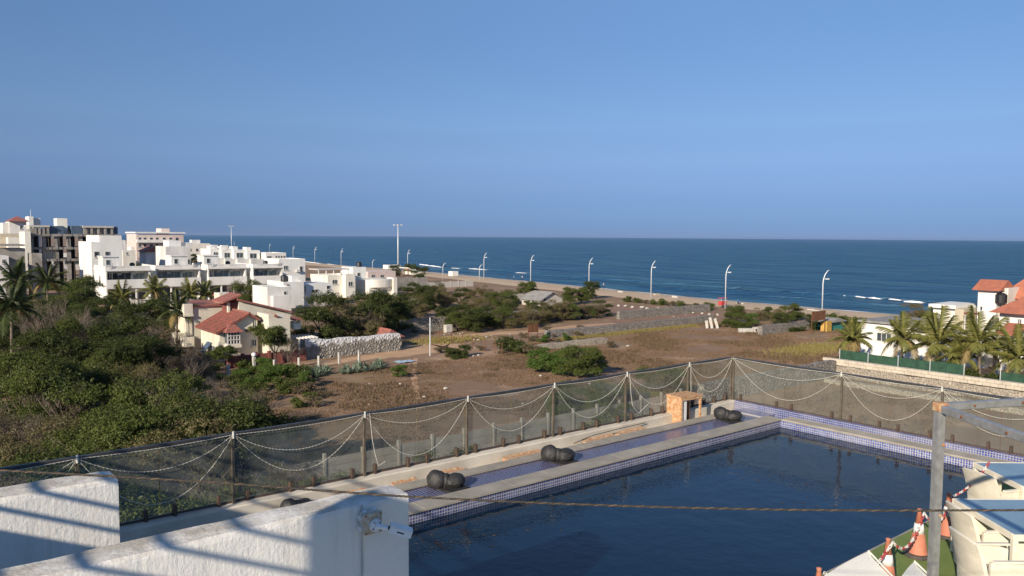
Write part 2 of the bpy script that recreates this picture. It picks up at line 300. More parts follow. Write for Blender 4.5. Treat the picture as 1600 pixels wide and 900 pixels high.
# ------------------------------------------------------------------ mesh helpers
class MB:
    def __init__(s): s.v = []; s.f = []; s.mi = []; s.cur = 0
    def add(s, vs_, fs):
        o = len(s.v); s.v += [tuple(p) for p in vs_]; s.f += [tuple(i + o for i in f) for f in fs]; s.mi += [s.cur] * len(fs); return s
    def box(s, x0, x1, y0, y1, z0, z1, c=0.0):
        if c <= 0:
            return s.add([(x0, y0, z0), (x1, y0, z0), (x1, y1, z0), (x0, y1, z0), (x0, y0, z1), (x1, y0, z1), (x1, y1, z1), (x0, y1, z1)],
                  [(0, 3, 2, 1), (4, 5, 6, 7), (0, 1, 5, 4), (1, 2, 6, 5), (2, 3, 7, 6), (3, 0, 4, 7)])
        vs_ = []                      # chamfered box
        for z, i in ((z0, c), (z0 + c, 0), (z1 - c, 0), (z1, c)):
            if i: vs_ += [(x0 + c, y0 + c, z), (x1 - c, y0 + c, z), (x1 - c, y1 - c, z), (x0 + c, y1 - c, z)]
            else: vs_ += [(x0 + c, y0, z), (x1 - c, y0, z), (x1, y0 + c, z), (x1, y1 - c, z), (x1 - c, y1, z), (x0 + c, y1, z), (x0, y1 - c, z), (x0, y0 + c, z)]
        fs = [(3, 2, 1, 0), (20, 21, 22, 23)]
        a, b_ = 4, 12
        for k in range(8): fs.append((a + k, a + (k + 1) % 8, b_ + (k + 1) % 8, b_ + k))
        for base, oct_, rev in ((0, 4, False), (20, 12, True)):
            q = [base, base + 1, base + 2, base + 3]
            for k in range(4):
                e0, e1 = oct_ + 2 * k, oct_ + 2 * k + 1
                f1 = (q[k], q[(k + 1) % 4], e1, e0); f2 = (q[(k + 1) % 4], oct_ + (2 * k + 2) % 8, e1)
                fs += [f1[::-1], f2[::-1]] if rev else [f1, f2]
        return s.add(vs_, fs)
    def tube(s, pts, r, n=8, cap=True, r1=None):
        pts = [Vector(p) for p in pts]; k = len(pts); rings = []
        t0 = (pts[1] - pts[0]).normalized(); ref = Vector((0, 0, 1)) if abs(t0.z) < .9 else Vector((1, 0, 0))
        a = t0.cross(ref).normalized(); vs_ = []
        for i, p in enumerate(pts):
            t = (pts[min(i + 1, k - 1)] - pts[max(i - 1, 0)]).normalized()
            a = (a - t * a.dot(t)); a = a.normalized() if a.length > 1e-6 else t.orthogonal().normalized(); b_ = t.cross(a)
            rr = (r[i] if isinstance(r, (list, tuple)) else (r if r1 is None else r + (r1 - r) * i / (k - 1)))
            for j in range(n):
                th = 2 * math.pi * j / n + (math.pi / 4 if n == 4 else 0)
                vs_.append(p + a * (rr * math.cos(th)) + b_ * (rr * math.sin(th)))
        fs = []
        for i in range(k - 1):
            for j in range(n): fs.append((i * n + j, i * n + (j + 1) % n, (i + 1) * n + (j + 1) % n, (i + 1) * n + j))
        if cap: fs += [tuple(range(n))[::-1], tuple(range((k - 1) * n, k * n))]
        return s.add(vs_, fs)
    def lathe(s, prof, c, n=20):
        vs_ = []; k = len(prof)
        for (r, z) in prof:
            for j in range(n): th = 2 * math.pi * j / n; vs_.append((c[0] + r * math.cos(th), c[1] + r * math.sin(th), c[2] + z))
        fs = [(i * n + j, i * n + (j + 1) % n, (i + 1) * n + (j + 1) % n, (i + 1) * n + j) for i in range(k - 1) for j in range(n)]
        fs += [tuple(range(n))[::-1], tuple(range((k - 1) * n, k * n))]
        return s.add(vs_, fs)
    def prism(s, poly, d):            # poly: list of 3-D points (planar), extruded by vector d
        n = len(poly); d = Vector(d); vs_ = [Vector(p) for p in poly] + [Vector(p) + d for p in poly]
        nrm = sum(((vs_[i] - vs_[0]).cross(vs_[i + 1] - vs_[0]) for i in range(1, n - 1)), Vector())
        flip = nrm.dot(d) > 0
        fs = [tuple(range(n)), tuple(range(2 * n - 1, n - 1, -1))] + [(i, i + n, (i + 1) % n + n, (i + 1) % n) for i in range(n)]
        if flip: fs = [f[::-1] for f in fs]
        return s.add(vs_, fs)
    def mesh(s, name, mats, smooth=False):
        me = bpy.data.meshes.new(name); me.from_pydata(s.v, [], s.f)
        for mt in (mats if isinstance(mats, (list, tuple)) else [mats]): me.materials.append(mt)
        if any(s.mi): me.polygons.foreach_set('material_index', s.mi)
        if smooth: me.polygons.foreach_set('use_smooth', [True] * len(me.polygons))
        me.update(); return me
    def build(s, name, mats, parent=None, smooth=False, **kw):
        return link(name, s.mesh(name, mats, smooth), parent, **kw)
def link(name, data, parent=None, loc=None, rz=0, sc=None, label=None, cat=None, group=None, kind=None):
    o = bpy.data.objects.new(name, data); COL.objects.link(o)
    if parent is not None: o.parent = parent
    if loc is not None: o.location = loc
    if rz: o.rotation_euler = (0, 0, rz)
    if sc is not None: o.scale = (sc, sc, sc) if isinstance(sc, (int, float)) else sc
    if label: o['label'] = label
    if cat: o['category'] = cat
    if group: o['group'] = group
    if kind: o['kind'] = kind
    return o
def thing(name, label, cat, group=None, loc=(0, 0, 0), rz=0, sc=None):
    return link(name, None, None, loc, rz, sc, label, cat, group)
def npmesh(name, verts, faces, mats):
    me = bpy.data.meshes.new(name); verts = np.asarray(verts, dtype=np.float32); faces = np.asarray(faces, dtype=np.int32)
    k = faces.shape[1]; me.vertices.add(len(verts)); me.vertices.foreach_set('co', verts.ravel())
    me.loops.add(faces.size); me.loops.foreach_set('vertex_index', faces.ravel())
    me.polygons.add(len(faces)); me.polygons.foreach_set('loop_start', np.arange(0, faces.size, k, dtype=np.int32))
    me.polygons.foreach_set('loop_total', np.full(len(faces), k, dtype=np.int32))
    for mt in (mats if isinstance(mats, (list, tuple)) else [mats]): me.materials.append(mt)
    me.update(calc_edges=True); return me
def BX(parent, name, mat, x0, x1, y0, y1, z0, z1, c=0, **kw):
    return MB().box(min(x0, x1), max(x0, x1), min(y0, y1), max(y0, y1), min(z0, z1), max(z0, z1), c).build(name, mat, parent, **kw)

# ------------------------------------------------------------------ setting: ground, beach, sea, track
def coast(Y):
    pts = [(-600, 168), (60, 166), (120, 167), (200, 177), (277, 186), (360, 188), (440, 194), (620, 212), (1120, 285), (4000, 800)]
    for (a, b_), (c, d) in zip(pts, pts[1:]):
        if Y <= c: return b_ + (d - b_) * (Y - a) / (c - a)
    return 800
ys = [-600, -100, 0, 40, 60, 80, 100, 120, 160, 200, 245, 290, 340, 390, 440, 500, 620, 800, 1120, 2000, 4000]
mb = MB(); vs_ = []
for Y in ys:
    X = coast(Y); vs_ += [(-3000, Y, 0), (-200, Y, 0), (X - 36, Y, 0), (X - 20, Y, -.6), (X + 30, Y, -4.5)]
k = 5
mb.add(vs_, [(i * k + j, i * k + j + 1, (i + 1) * k + j + 1, (i + 1) * k + j) for i in range(len(ys) - 1) for j in range(k - 1)])
ground = mb.build('ground', groundmat, kind='structure')
mb = MB(); vs_ = []
ysb = [-200 + i * 6 for i in range(120)] + [600, 700, 900, 1500, 3000]
for i, Y in enumerate(ysb):
    X = coast(Y); j = 1.6 * noise.noise((Y * .09, 3, 0)); w = .8 * noise.noise((Y * .05, 9, 0))
    vs_ += [(X - 35.5 + j, Y, .05), (X - 27, Y, .10 + .15 * noise.noise((Y * .12, 1, 0))), (X - 19, Y, -.35), (X - 8, Y, -1.35), (X + w, Y, -2.0), (X + 12, Y, -2.7)]
k = 6
mb.add(vs_, [(i * k + j, i * k + j + 1, (i + 1) * k + j + 1, (i + 1) * k + j) for i in range(len(ysb) - 1) for j in range(k - 1)])
mb.build('beach', sand, smooth=True, kind='structure')
MB().add([(120, -3000, -2), (16000, -3000, -2), (16000, 16000, -2), (120, 16000, -2)], [(0, 1, 2, 3)]).build('sea', seaw, kind='structure')
SEA = bpy.data.objects['sea']
# swell ridges and breaking foam
def ridge(X0, Y0, Y1, h, w, mat, name, skew=0, n=60, wig=1.5, top=0):
    vs_ = []
    for i in range(n + 1):
        t = i / n; Y = Y0 + (Y1 - Y0) * t; X = X0 + skew * t + wig * noise.noise((Y * .05, X0, 0)); e = math.sin(math.pi * t) ** .4 * (0.75 + .5 * noise.noise((Y * .6, X0, 2)))
        vs_ += [(X - w * e * .5, Y, -2.02 + top), (X - w * .25 * e, Y, -2 + h * e * .8 + top), (X, Y, -2 + h * e + top), (X + w * .6, Y, -2 + h * .4 * e + top), (X + w * 1.5, Y, -2.02 + top)]
    MB().add(vs_, [(i * 5 + j, i * 5 + j + 1, (i + 1) * 5 + j + 1, (i + 1) * 5 + j) for i in range(n) for j in range(4)]).build(name, mat, SEA, True)
ridge(207, 70, 240, .75, 4.0, seaw, 'swell', 6)
ridge(222, 250, 420, .7, 4.0, seaw, 'swell', 12)
ridge(188, 60, 180, .35, 3.0, seaw, 'swell', 4)
for (u0, u1, v0, v1, h) in [(1254, 1262, 455, 456, .35), (1292, 1322, 458, 461, .5), (1336, 1352, 462, 464, .7), (1356, 1376, 464, 466, .8), (1388, 1408, 466, 468, .6), (1411, 1442, 470, 472, .8),
                          (650, 690, 412, 417, .9), (704, 718, 418, 419, .4), (732, 760, 419, 421, .6), (805, 822, 425, 426, .4), (474, 500, 408, 411, .6), (508, 522, 412, 413, .5)]:
    a = onz(u0, v0, -1.6); b_ = onz(u1, v1, -1.6)
    ridge(a.x, a.y, b_.y, h * .65, 1.3, foam, 'breaking_foam', b_.x - a.x, 16, .2, .15)
vs_ = []; n = 340
for i in range(n):
    Y = 30 + i * 1.6; X = coast(Y) + .8 * noise.noise((Y * .05, 9, 0)); w = max(.05, .55 + 1.2 * noise.noise((Y * .11, 5, 0)) + .5 * noise.noise((Y * .5, 5, 0)))
    vs_ += [(X - w * .5, Y, -1.93), (X + w * .6, Y, -1.94)]
MB().add(vs_, [(i * 2, i * 2 + 1, i * 2 + 3, i * 2 + 2) for i in range(n - 1)]).build('shore_foam', foam, SEA)

def strip(name, pts, widths, z, mat):
    P = [onz(u, v, 0) for u, v in pts]; vs_ = []
    # resample for a soft uneven edge
    Q = []; W = []
    for i in range(len(P) - 1):
        for s_ in range(8): t = s_ / 8; Q.append(P[i].lerp(P[i + 1], t)); W.append(widths[i] + (widths[i + 1] - widths[i]) * t)
    Q.append(P[-1]); W.append(widths[-1])
    for i, p in enumerate(Q):
        d = (Q[min(i + 1, len(Q) - 1)] - Q[max(i - 1, 0)]).normalized(); nn = Vector((-d.y, d.x, 0))
        a = W[i] * (1 + .35 * noise.noise((i * .7, 2, z * 100))); b_ = W[i] * (1 + .35 * noise.noise((i * .7, 7, z * 100)))
        vs_ += [p + nn * a + Vector((0, 0, z)), p - nn * b_ + Vector((0, 0, z))]
    return MB().add(vs_, [(i * 2 + 1, i * 2 + 3, i * 2 + 2, i * 2) for i in range(len(Q) - 1)]).build(name, mat, kind='structure')
strip('sandy_track', [(380, 578), (480, 571), (560, 561), (620, 553), (665, 545), (700, 541), (745, 546)], [1.0, 1.4, 1.6, 2.2, 3.4, 3.0, .6], .008, track)
strip('track_branch', [(640, 542), (700, 528), (760, 522), (850, 518), (900, 510), (960, 505)], [1.2, 1.6, 1.6, 1.6, 1.4, .5], .012, track)
strip('footpath', [(650, 560), (645, 580), (648, 600), (653, 622), (660, 640)], [.25, .3, .3, .25, .2], .016, track)
# bare soil plots between the rubble walls
def plot(name, x0, x1, y0, y1, z, mat, seed):
    rnd = random.Random(seed); n = 40; vs_ = [((x0 + x1) / 2, (y0 + y1) / 2, z)]
    for i in range(n):
        t = 2 * math.pi * i / n; c, s_ = math.cos(t), math.sin(t); q = max(abs(c), abs(s_)); w = 1 + .10 * rnd.uniform(-1, 1)
        vs_.append(((x0 + x1) / 2 + (x1 - x0) / 2 * c / q * w, (y0 + y1) / 2 + (y1 - y0) / 2 * s_ / q * w, z))
    MB().add(vs_, [(0, i + 1, (i + 1) % n + 1) for i in range(n)]).build(name, mat, kind='structure')
plot('bare_plot', 72, 116, 82, 90, .006, dirt, 1)
plot('bare_plot', 86, 118, 96, 112, .010, dirt, 2)

# ------------------------------------------------------------------ terrace building and pool
ZC = 9.75; ZW = 9.55; YR = 11.86; XR = 16.85
bld = thing('pool_building', 'white building carrying the rooftop pool terrace', 'building')
mb = MB(); mb.box(-8, 17.0, -10, 12.02, 0, 8.0); mb.box(-8, 4.5, -10, 12.02, 8.0, 9.45); mb.box(4.5, 17.0, -10, 5.0, 8.0, 9.45)
mb.build('wall', white2, bld)
BX(bld, 'upper_roof', white2, -8, 1.0, -10, 1.0, 9.45, 12.35)
BX(bld, 'parapet', stuccom, -3.2, -3.0, 3.775, 14, 9.45, 13.03)
BX(bld, 'stair_head', white2, -3.2, -3.0, 3.1, 3.77, 9.45, 14.62)  # unseen thin pillar, added and shaped for its shadow on the camera wall
rl = thing('roof_railing', 'steel bar railing on the parapet beside the unseen shade-casting pillar', 'railing')
for z in (13.27, 13.505, 13.77, 14.04): MB().tube([(-3.1, 3.78, z), (-3.1, 13.8, z)], .028, 8).build('bar', steel, rl)
for y in (8.9, 13.6): MB().tube([(-3.1, y, 13.03), (-3.1, y, 14.06)], .03, 8).build('post', steel, rl)

pool = thing('swimming_pool', 'rooftop swimming pool with blue mosaic walls and grey stone coping', 'swimming pool')
PX0, PX1, PY0, PY1 = 4.6, 16.34, 5.08, 10.1
MB().add([(PX0, PY0, ZW), (PX1, PY0, ZW), (PX1, PY1, ZW), (PX0, PY1, ZW)], [(0, 1, 2, 3)]).build('water', poolw, pool)
BX(pool, 'pool_floor', mosT, PX0 - .2, 17.0, PY0 - .08, 12.0, 8.004, 8.1)
mb = MB(); mb.box(PX0 - .1, PX1 + .1, PY1, PY1 + .03, 8.1, ZC - .045); mb.build('side_wall', mosL, pool)
mb = MB(); mb.box(PX1, PX1 + .03, PY0, PY1 - .002, 8.1, ZC - .045); mb.build('end_wall', mosR, pool)
BX(pool, 'end_wall', mosR, PX0 - .1, PX0, PY0, PY1 - .002, 8.1, ZC - .045)
# coping slabs laid end to end, each with a joint
def copings(parent, x0, x1, y0, y1, along, z0=ZC - .04, z1=ZC, step=.9):
    a, b_ = (x0, x1) if along == 'x' else (y0, y1); n = round((b_ - a) / step); st = (b_ - a) / n
    for i in range(n):
        p, q = a + i * st + .001, a + (i + 1) * st - .001; dz = random.uniform(-.001, .001)
        if along == 'x': BX(parent, 'coping_stone', grey_stone, p, q, y0, y1, z0, z1 + dz, .003)
        else: BX(parent, 'coping_stone', grey_stone, x0, x1, p, q, z0, z1 + dz, .003)
copings(pool, PX0, PX1 + .01, PY1 - .03, 10.46, 'x')
copings(pool, PX1 - .03, 16.70, PY0 - .6, PY1 - .04, 'y')
copings(pool, PX0, 16.2, 11.10, 11.36, 'x')
BX(pool, 'trough_floor', mosT, PX0, 16.2, 10.46, 11.10, 9.5, 9.70)
BX(pool, 'trough_wall', greyc, PX0, 16.2, 10.14, 10.455, 8.1, ZC - .045)
BX(pool, 'gutter_floor', kerbm, PX0 - 2, 16.6, 11.30, 11.70, 9.3, 9.62)
BX(pool, 'mosaic_corner', mosS, 16.205, 16.69, 10.475, 11.36, 9.5, 9.735)
# kerb under the glass: slightly uneven concrete
mb = MB(); n = 60; vs_ = []
for i in range(n + 1):
    x = -2.5 + (17.0 + 2.5) * i / n; j = .012 * noise.noise((x * 1.7, 0, 0)); h = 9.85 + .014 * noise.noise((x * 1.3, 4, 0))
    vs_ += [(x, 11.66 + j, 9.3), (x, 11.67 + j, h - .02), (x, 11.69 + j, h), (x, 12.02, h), (x, 12.02, 9.3)]
mb.add(vs_, [(i * 5 + j, i * 5 + (j + 1), (i + 1) * 5 + (j + 1), (i + 1) * 5 + j) for i in range(n) for j in range(4)] + [(0, 4, 3, 2, 1), (n * 5, n * 5 + 1, n * 5 + 2, n * 5 + 3, n * 5 + 4)])
mb.build('kerb', kerbm, pool)
BX(pool, 'mosaic_kerb', mosK, 16.705, 17.0, -9, 11.655, 9.3, 9.865, .01)
turf_o = BX(None, 'turf_deck', turf, 4.4, 16.7, -6, PY0 - .002, 9.452, 9.65, .004, kind='structure')
BX(pool, 'deck_edge', grey_stone, PX0, PX1 - .04, PY0, PY0 + .03, 9.3, 9.645)

rgd = random.Random(3); mb = MB()
for (u, v, n, su, sv) in [(690, 850, 40, 40, 7), (880, 775, 16, 30, 5), (1200, 745, 26, 45, 9), (1290, 785, 24, 50, 8), (1150, 700, 12, 25, 5), (820, 830, 14, 60, 5)]:
    for _ in range(n):
        p = onz(u + rgd.gauss(0, su), v + rgd.gauss(0, sv), ZW + .002)
        if PX0 + .1 < p.x < PX1 - .1 and PY0 + .1 < p.y < PY1 - .1:
            a_ = rgd.uniform(0, 6.28); k_ = rgd.uniform(.012, .05); c_, s_ = math.cos(a_) * k_, math.sin(a_) * k_
            mb.add([(p.x - c_, p.y - s_, ZW + .003), (p.x + s_ * .4, p.y - c_ * .4, ZW + .004), (p.x + c_, p.y + s_, ZW + .003), (p.x - s_ * .4, p.y + c_ * .4, ZW + .004)], [(0, 1, 2, 3)])
mb.build('floating_debris', trunkm, label='dark bits of leaf litter floating on the pool water', cat='leaf litter', kind='stuff')
# ------------------------------------------------------------------ glass railing
def railing(label, axis, posts, joints, fixed):
    t = thing('glass_railing', label, 'railing')
    def P(s, off, z): return (s, fixed + off, z) if axis == 'x' else (fixed + off, s, z)
    def bxp(name, mat, s0, s1, o0, o1, z0, z1, c=0, par=t):
        a, b_ = P(s0, o0, z0), P(s1, o1, z1)
        return BX(par, name, mat, a[0], b_[0], a[1], b_[1], a[2], b_[2], c)
    sg = sorted(posts + joints)
    for a, b_ in zip(sg, sg[1:]): bxp('glass_panel', glass, a + .008, b_ - .008, .006, .018, 9.895, 10.90)
    for p in posts:
        bxp('post', postm, p - .022, p + .022, -.05, -.006, 9.84, 10.93, .004)
        for d in (-.22, .22): bxp('clip', clipm, p + d - .024, p + d + .024, -.045, .04, 9.83, 10.02, .004)
    for p in joints:
        for d in (-.2, .2): bxp('clip', clipm, p + d - .024, p + d + .024, -.045, .04, 9.83, 10.02, .004)
    bxp('bottom_channel', clipm, sg[0], sg[-1], -.004, .03, 9.862, 9.893)
    bxp('top_rail', railm, sg[0] - .02, sg[-1] + .02, -.02, .045, 10.905, 10.955, .008)
    return t
PL = [-2.4, -.24, 1.93, 4.05, 6.30, 8.47, 10.67, 12.86, 15.06, 16.80]
JL = [(a + b_) / 2 for a, b_ in zip(PL, PL[1:])]
railing('smoked glass railing on the concrete kerb behind the blue trough', 'x', PL, JL, YR)
PR = [11.78, 8.88, 6.72, 4.55, 2.4, .2, -2.0]
JR = [(a + b_) / 2 for a, b_ in zip(PR, PR[1:])]
railing('glass railing on the mosaic kerb at the far end of the pool', 'y', PR, JR, XR)
# fairy light cables
def swag(mb, a, b_, sag, r=.008, n=20, bulbs=None):
    a, b_ = Vector(a), Vector(b_)
    pts = [a.lerp(b_, i / n) - Vector((0, 0, sag * (1 - (2 * i / n - 1) ** 2))) for i in range(n + 1)]
    mb.tube(pts, r, 5)
    for i, p in enumerate(pts):
        for q in (0, .5):
            pp = p.lerp(pts[min(i + 1, n)], q); mb.box(pp.x - .0048, pp.x + .0048, pp.y - .0048, pp.y + .0048, pp.z - .008, pp.z + .005)
def lights(label, A, posts):
    t = thing('fairy_light_cable', label, 'string light')
    rnd = random.Random(3)
    for i, (p, q) in enumerate(zip(posts, posts[1:])):
        a, b_ = A(p), A(q); mb = MB(); swag(mb, a, b_, .03, .0040); mb.build('top_strand', wirem, t)
        s1, s2 = (.40, .86)
        s1 += rnd.uniform(-.12, .08); s2 += rnd.uniform(-.12, .06)
        mb = MB(); swag(mb, a, b_, s1, .0032); mb.build('swag', wirem, t)
        mb = MB(); swag(mb, a, b_, s2, .0032); mb.build('swag', wirem, t)
    for p in posts[1:-1]:
        a = A(p); MB().tube([Vector(a) + Vector((0, 0, .05)), Vector(a) - Vector((0, 0, .06))], .018, 6).build('knot', wirem, t)
    return t
tl = lights('white fairy light cable draped along the railing behind the blue trough', lambda s: (s, YR - .065, 10.94), PL[1:])
tr_ = lights('white fairy light cable draped along the railing at the far pool end', lambda s: (XR - .065, s, 10.94), PR)
for x in (6.38, 12.92): MB().tube([(x, YR - .08, 10.95), (x + .04, YR - .09, 10.5), (x + .10, YR - .09, 10.2), (x + .16 + (x > 10) * .15, YR - .09, 10.02 - .02), (x + .3 + (x > 10) * .35, YR - .09, 10.06 + (x > 10) * .12)], .0055, 5).build('loose_end', wirem, tl)
MB().tube([(15.09, YR - .08, 10.95), (15.10, YR - .09, 10.3), (15.1, YR - .09, 9.9)], .0055, 5).build('loose_end', wirem, tl)

# ------------------------------------------------------------------ things in the trough and the gutter
def wrapped(x, y, z, rz, label, k=1.0):
    t = thing('wrapped_fountain_spout', label, 'wrapped spout', None, (x, y, z), rz, (.78 * k, .84 * k, .82 * k))
    def lump(cx, cy, cz, rx, ry, rz_, seed, name, seed_kind=0):
        nu, nv = 40, 28; vs_ = []
        for i in range(nv + 1):
            ph = math.pi * i / nv
            for j in range(nu):
                th = 2 * math.pi * j / nu; d = Vector((math.sin(ph) * math.cos(th), math.sin(ph) * math.sin(th), math.cos(ph)))
                fold = abs(math.sin(7 * ph + 2.2 * noise.noise(d * 1.5 + Vector((seed, 0, 0))) + seed)) ; rib = abs(math.sin(8 * th + 3 * noise.noise(d * 2 + Vector((0, seed, 0)))))
                w = .95 + .06 * (fold if seed_kind else rib) * math.sin(ph) + .09 * noise.noise((d * 1.7) + Vector((seed, 0, 0))) + .025 * noise.noise(d * 6 + Vector((0, seed, 0)))
                vs_.append((cx + d.x * rx * w, cy + d.y * ry * w, max(cz + d.z * rz_ * w, .02)))
        MB().add(vs_, [(i * nu + j, (i + 1) * nu + j, (i + 1) * nu + (j + 1) % nu, i * nu + (j + 1) % nu) for i in range(nv) for j in range(nu)]).build(name, blackcloth, t, True)
    lump(-.13, .20, .16, .20, .22, .22, 1.3 + x, 'wrapped_body'); lump(.12, -.08, .14, .26, .20, .165, 4.1 + x, 'wrapped_head', 1)
    mb = MB(); mb.tube([(-.06, .09, .15), (.02, .02, .14)], [.17, .16], 12); mb.build('neck', blackcloth, t, True)
    mb = MB(); mb.box(-.26, .30, -.34, .40, 0.0, .03, .01); mb.build('base_sheet', blackcloth, t)
    mb = MB(); mb.tube([(.10 + .205 * math.cos(a_), -.10 + .02, .14 + .165 * math.sin(a_)) for a_ in [2 * math.pi * i / 18 for i in range(19)]], .008, 5); mb.build('tie_cord', roped, t)
    return t
wrapped(7.34, 10.80, 9.705, .25, 'black wrapped fountain spout in the trough next to the white wall end')
wrapped(9.92, 10.80, 9.705, .15, 'black wrapped fountain spout midway along the blue trough')
wrapped(15.35, 10.84, 9.705, -.25, 'black wrapped fountain spout beside the rusty box at the pool corner')
wrapped(4.95, 11.46, 9.62, .9, 'black wrapped lump half hidden behind the white wall', .8)
cab = thing('rusty_metal_box', 'rusty open metal cabinet frame standing on the gutter by the glass', 'cabinet', None, (14.28, 11.40, 9.62), R(-4), (.73, 1, 1))
BX(cab, 'side_panel', rust, 0, .02, 0, .46, .02, .64); BX(cab, 'top_panel', rust, -.02, .96, -.02, .48, .64, .675)
BX(cab, 'front_stile', rust, .0, .06, -.012, .0, 0, .64); BX(cab, 'leg', rust, .88, .94, -.01, .04, -.02, .64); BX(cab, 'leg', rust, .88, .94, .40, .45, -.02, .64)
BX(cab, 'inner_sheet', white2, .07, .30, .03, .05, .02, .60); BX(cab, 'inner_unit', rustd, .34, .58, .12, .36, .05, .50)
BX(cab, 'front_rail', rust, .06, .88, -.008, .03, .585, .64); BX(cab, 'base_tray', rust, -.06, .30, -.06, .44, -.02, .012)
rnd = random.Random(5)
for (x, y, w, d, lab) in [(9.6, 11.50, .9, .20, 'long rusted tray lying between two wrapped spouts'), (7.9, 11.46, .45, .22, 'small rusted lid behind the first wrapped spout'),
     (6.9, 11.45, .5, .16, 'broken rusted tray at the foot of the kerb by the white wall'), (12.7, 11.48, .85, .22, 'rusted tray with curled edge near the rusty cabinet'), (11.7, 11.48, .9, .18, 'flat rusted sheet lying midway along the gutter'),
     (5.9, 11.46, .5, .2, 'rusted plate hidden beyond the white wall end')]:
    t = thing('rusted_tray', lab, 'metal tray', 'rusted trays in the gutter', (x, y, 9.62), rnd.uniform(-.05, .05))
    mb = MB(); n = 8; vs_ = []
    for i in range(n + 1):
        for j in (0, 1, 2, 3): vs_.append((w * i / n - w / 2, d * (j / 3 - .5), .115 + .012 * noise.noise((i * .8 + x, j, 0)) + (.02 if j == 3 else 0)))
    mb.add(vs_, [(i * 4 + j, (i + 1) * 4 + j, (i + 1) * 4 + j + 1, i * 4 + j + 1) for i in range(n) for j in range(3)]); mb.build('plate', rustp, t)
    mb = MB(); mb.box(-w / 2, w / 2, -d / 2 - .01, -d / 2 + .002, 0, .105); mb.box(-w / 2, -w / 2 + .015, -d / 2 + .003, d / 2, 0, .10); mb.build('rim', rustp, t)
MB().tube([(10.9, 11.45, 9.75), (11.6, 11.60, 9.78), (12.4, 11.55, 9.82), (13.3, 11.62, 9.80)], .008, 5).build('loose_cable', roped, label='thin dark cable trailing over the gutter before the rusty cabinet', cat='cable')

# ------------------------------------------------------------------ white walls in front, camera box, rope
def slabwall(name, x0, x1, y0, y1, z0, z1, label, lean=0):
    # stucco wall with softly worn edges
    w = MB(); nx = 44; prof = [(y0, z0), (y0, z1 - .05), (y0 + .006, z1 - .018), (y0 + .03, z1), ((y0 + y1) / 2, z1 + .006), (y1 - .03, z1), (y1, z1 - .03), (y1, z0)]
    vs_ = []
    for i in range(nx + 1):
        x = x0 + (x1 - x0) * i / nx; e = 1 if i < nx else 0
        for k_, (y, z) in enumerate(prof):
            wz = .010 * noise.noise((x * 3, k_ * 2.2, y0)) if z > z0 else 0
            wy = .006 * noise.noise((x * 4, k_, 5)) if z > z1 - .06 else 0
            vs_.append((x, y + wy, z + wz - (0 if e or z < z1 - .06 else .02)))
    k_ = len(prof)
    fs = [(i * k_ + j, (i + 1) * k_ + j, (i + 1) * k_ + (j + 1) % k_, i * k_ + (j + 1) % k_) for i in range(nx) for j in range(k_)]
    fs += [tuple(range(k_)), tuple(range(nx * k_ + k_ - 1, nx * k_ - 1, -1))]
    w.add(vs_, fs); return w.build(name, stuccom, None, label=label, cat='wall')
slabwall('parapet_wall', -2.95, 3.74, 6.16, 6.52, 9.46, 11.6, 'white stucco wall with worn top carrying the security camera')
slabwall('parapet_wall', -2.95, 1.70, 8.25, 8.66, 9.46, 11.6, 'white stucco wall end beside the glass railing, behind the camera wall')
MB().tube([(3.25 + (.012 * math.sin(i)), 6.156, 11.58 - i * .0) if i == 0 else (3.25, 6.150, 11.3 - i * .2) for i in range(8)], .009, 6).build('conduit_pipe', wirem, label='thin conduit running down the white wall below the camera box', cat='pipe')
c0 = onY(587, 820, 6.0)
jb = thing('junction_box', 'weathered square junction box with rusty lid on the white wall', 'junction box', None, (c0.x, 6.158, c0.z))
BX(jb, 'box_body', boxw, -.09, .09, -.085, 0, -.095, .095, .012); BX(jb, 'lid', boxr, -.094, .094, -.115, -.086, -.099, .099, .01)
for x in (-.05, .05):
    MB().lathe([(.022, 0), (.022, .012)], (x, -.045, .094), 14).build('knockout', cctvw, jb)
    MB().tube([(-.089, -.045, x), (-.104, -.045, x)], .024, 14).build('knockout', cctvw, jb)
for x in (-.075, .075):
    for z in (-.08, .08): MB().tube([(x, -.115, z), (x, -.119, z)], .008, 8).build('screw', rustd, jb)
cv = thing('security_camera', 'small white bullet security camera on the junction box lid', 'camera', None, (c0.x + .02, 6.158 - .116, c0.z - .02))
MB().tube([(0, 0, 0), (0, -.025, 0)], [.062, .056], 24).build('mount_base', cctvw, cv)
for a_ in range(4): MB().tube([(.042 * math.cos(a_ * 1.57 + .6), -.026, .042 * math.sin(a_ * 1.57 + .6)), (.042 * math.cos(a_ * 1.57 + .6), -.029, .042 * math.sin(a_ * 1.57 + .6))], .007, 8).build('screw', blackm, cv)
MB().tube([(0, -.025, 0), (.03, -.06, -.006), (.075, -.10, -.012)], [.026, .024, .02], 14).build('arm', cctvw, cv)
MB().tube([(.075, -.10, -.012), (.09, -.115, -.016)], .018, 12).build('joint', blackm, cv)
mb = MB(); mb.tube([(0, 0, 0), (.165, 0, 0)], .038, 20); bo = mb.build('camera_body', cctvw, cv, True, loc=(.085, -.12, -.010)); bo.rotation_euler = (0, R(19), R(-30))
mb = MB(); mb.box(-.01, .195, -.048, .048, .030, .042, .004); mb.box(-.01, .195, -.048, -.042, -.028, .030); mb.box(-.01, .195, .042, .048, -.028, .030)
mb.build('sun_shield', cctvw, bo)
MB().tube([(.166, 0, 0), (.180, 0, 0)], .034, 20).build('lens_face', blackm, bo)
MB().box(.06, .125, -.0495, -.0485, -.008, .004).build('brand_mark', blackm, bo)

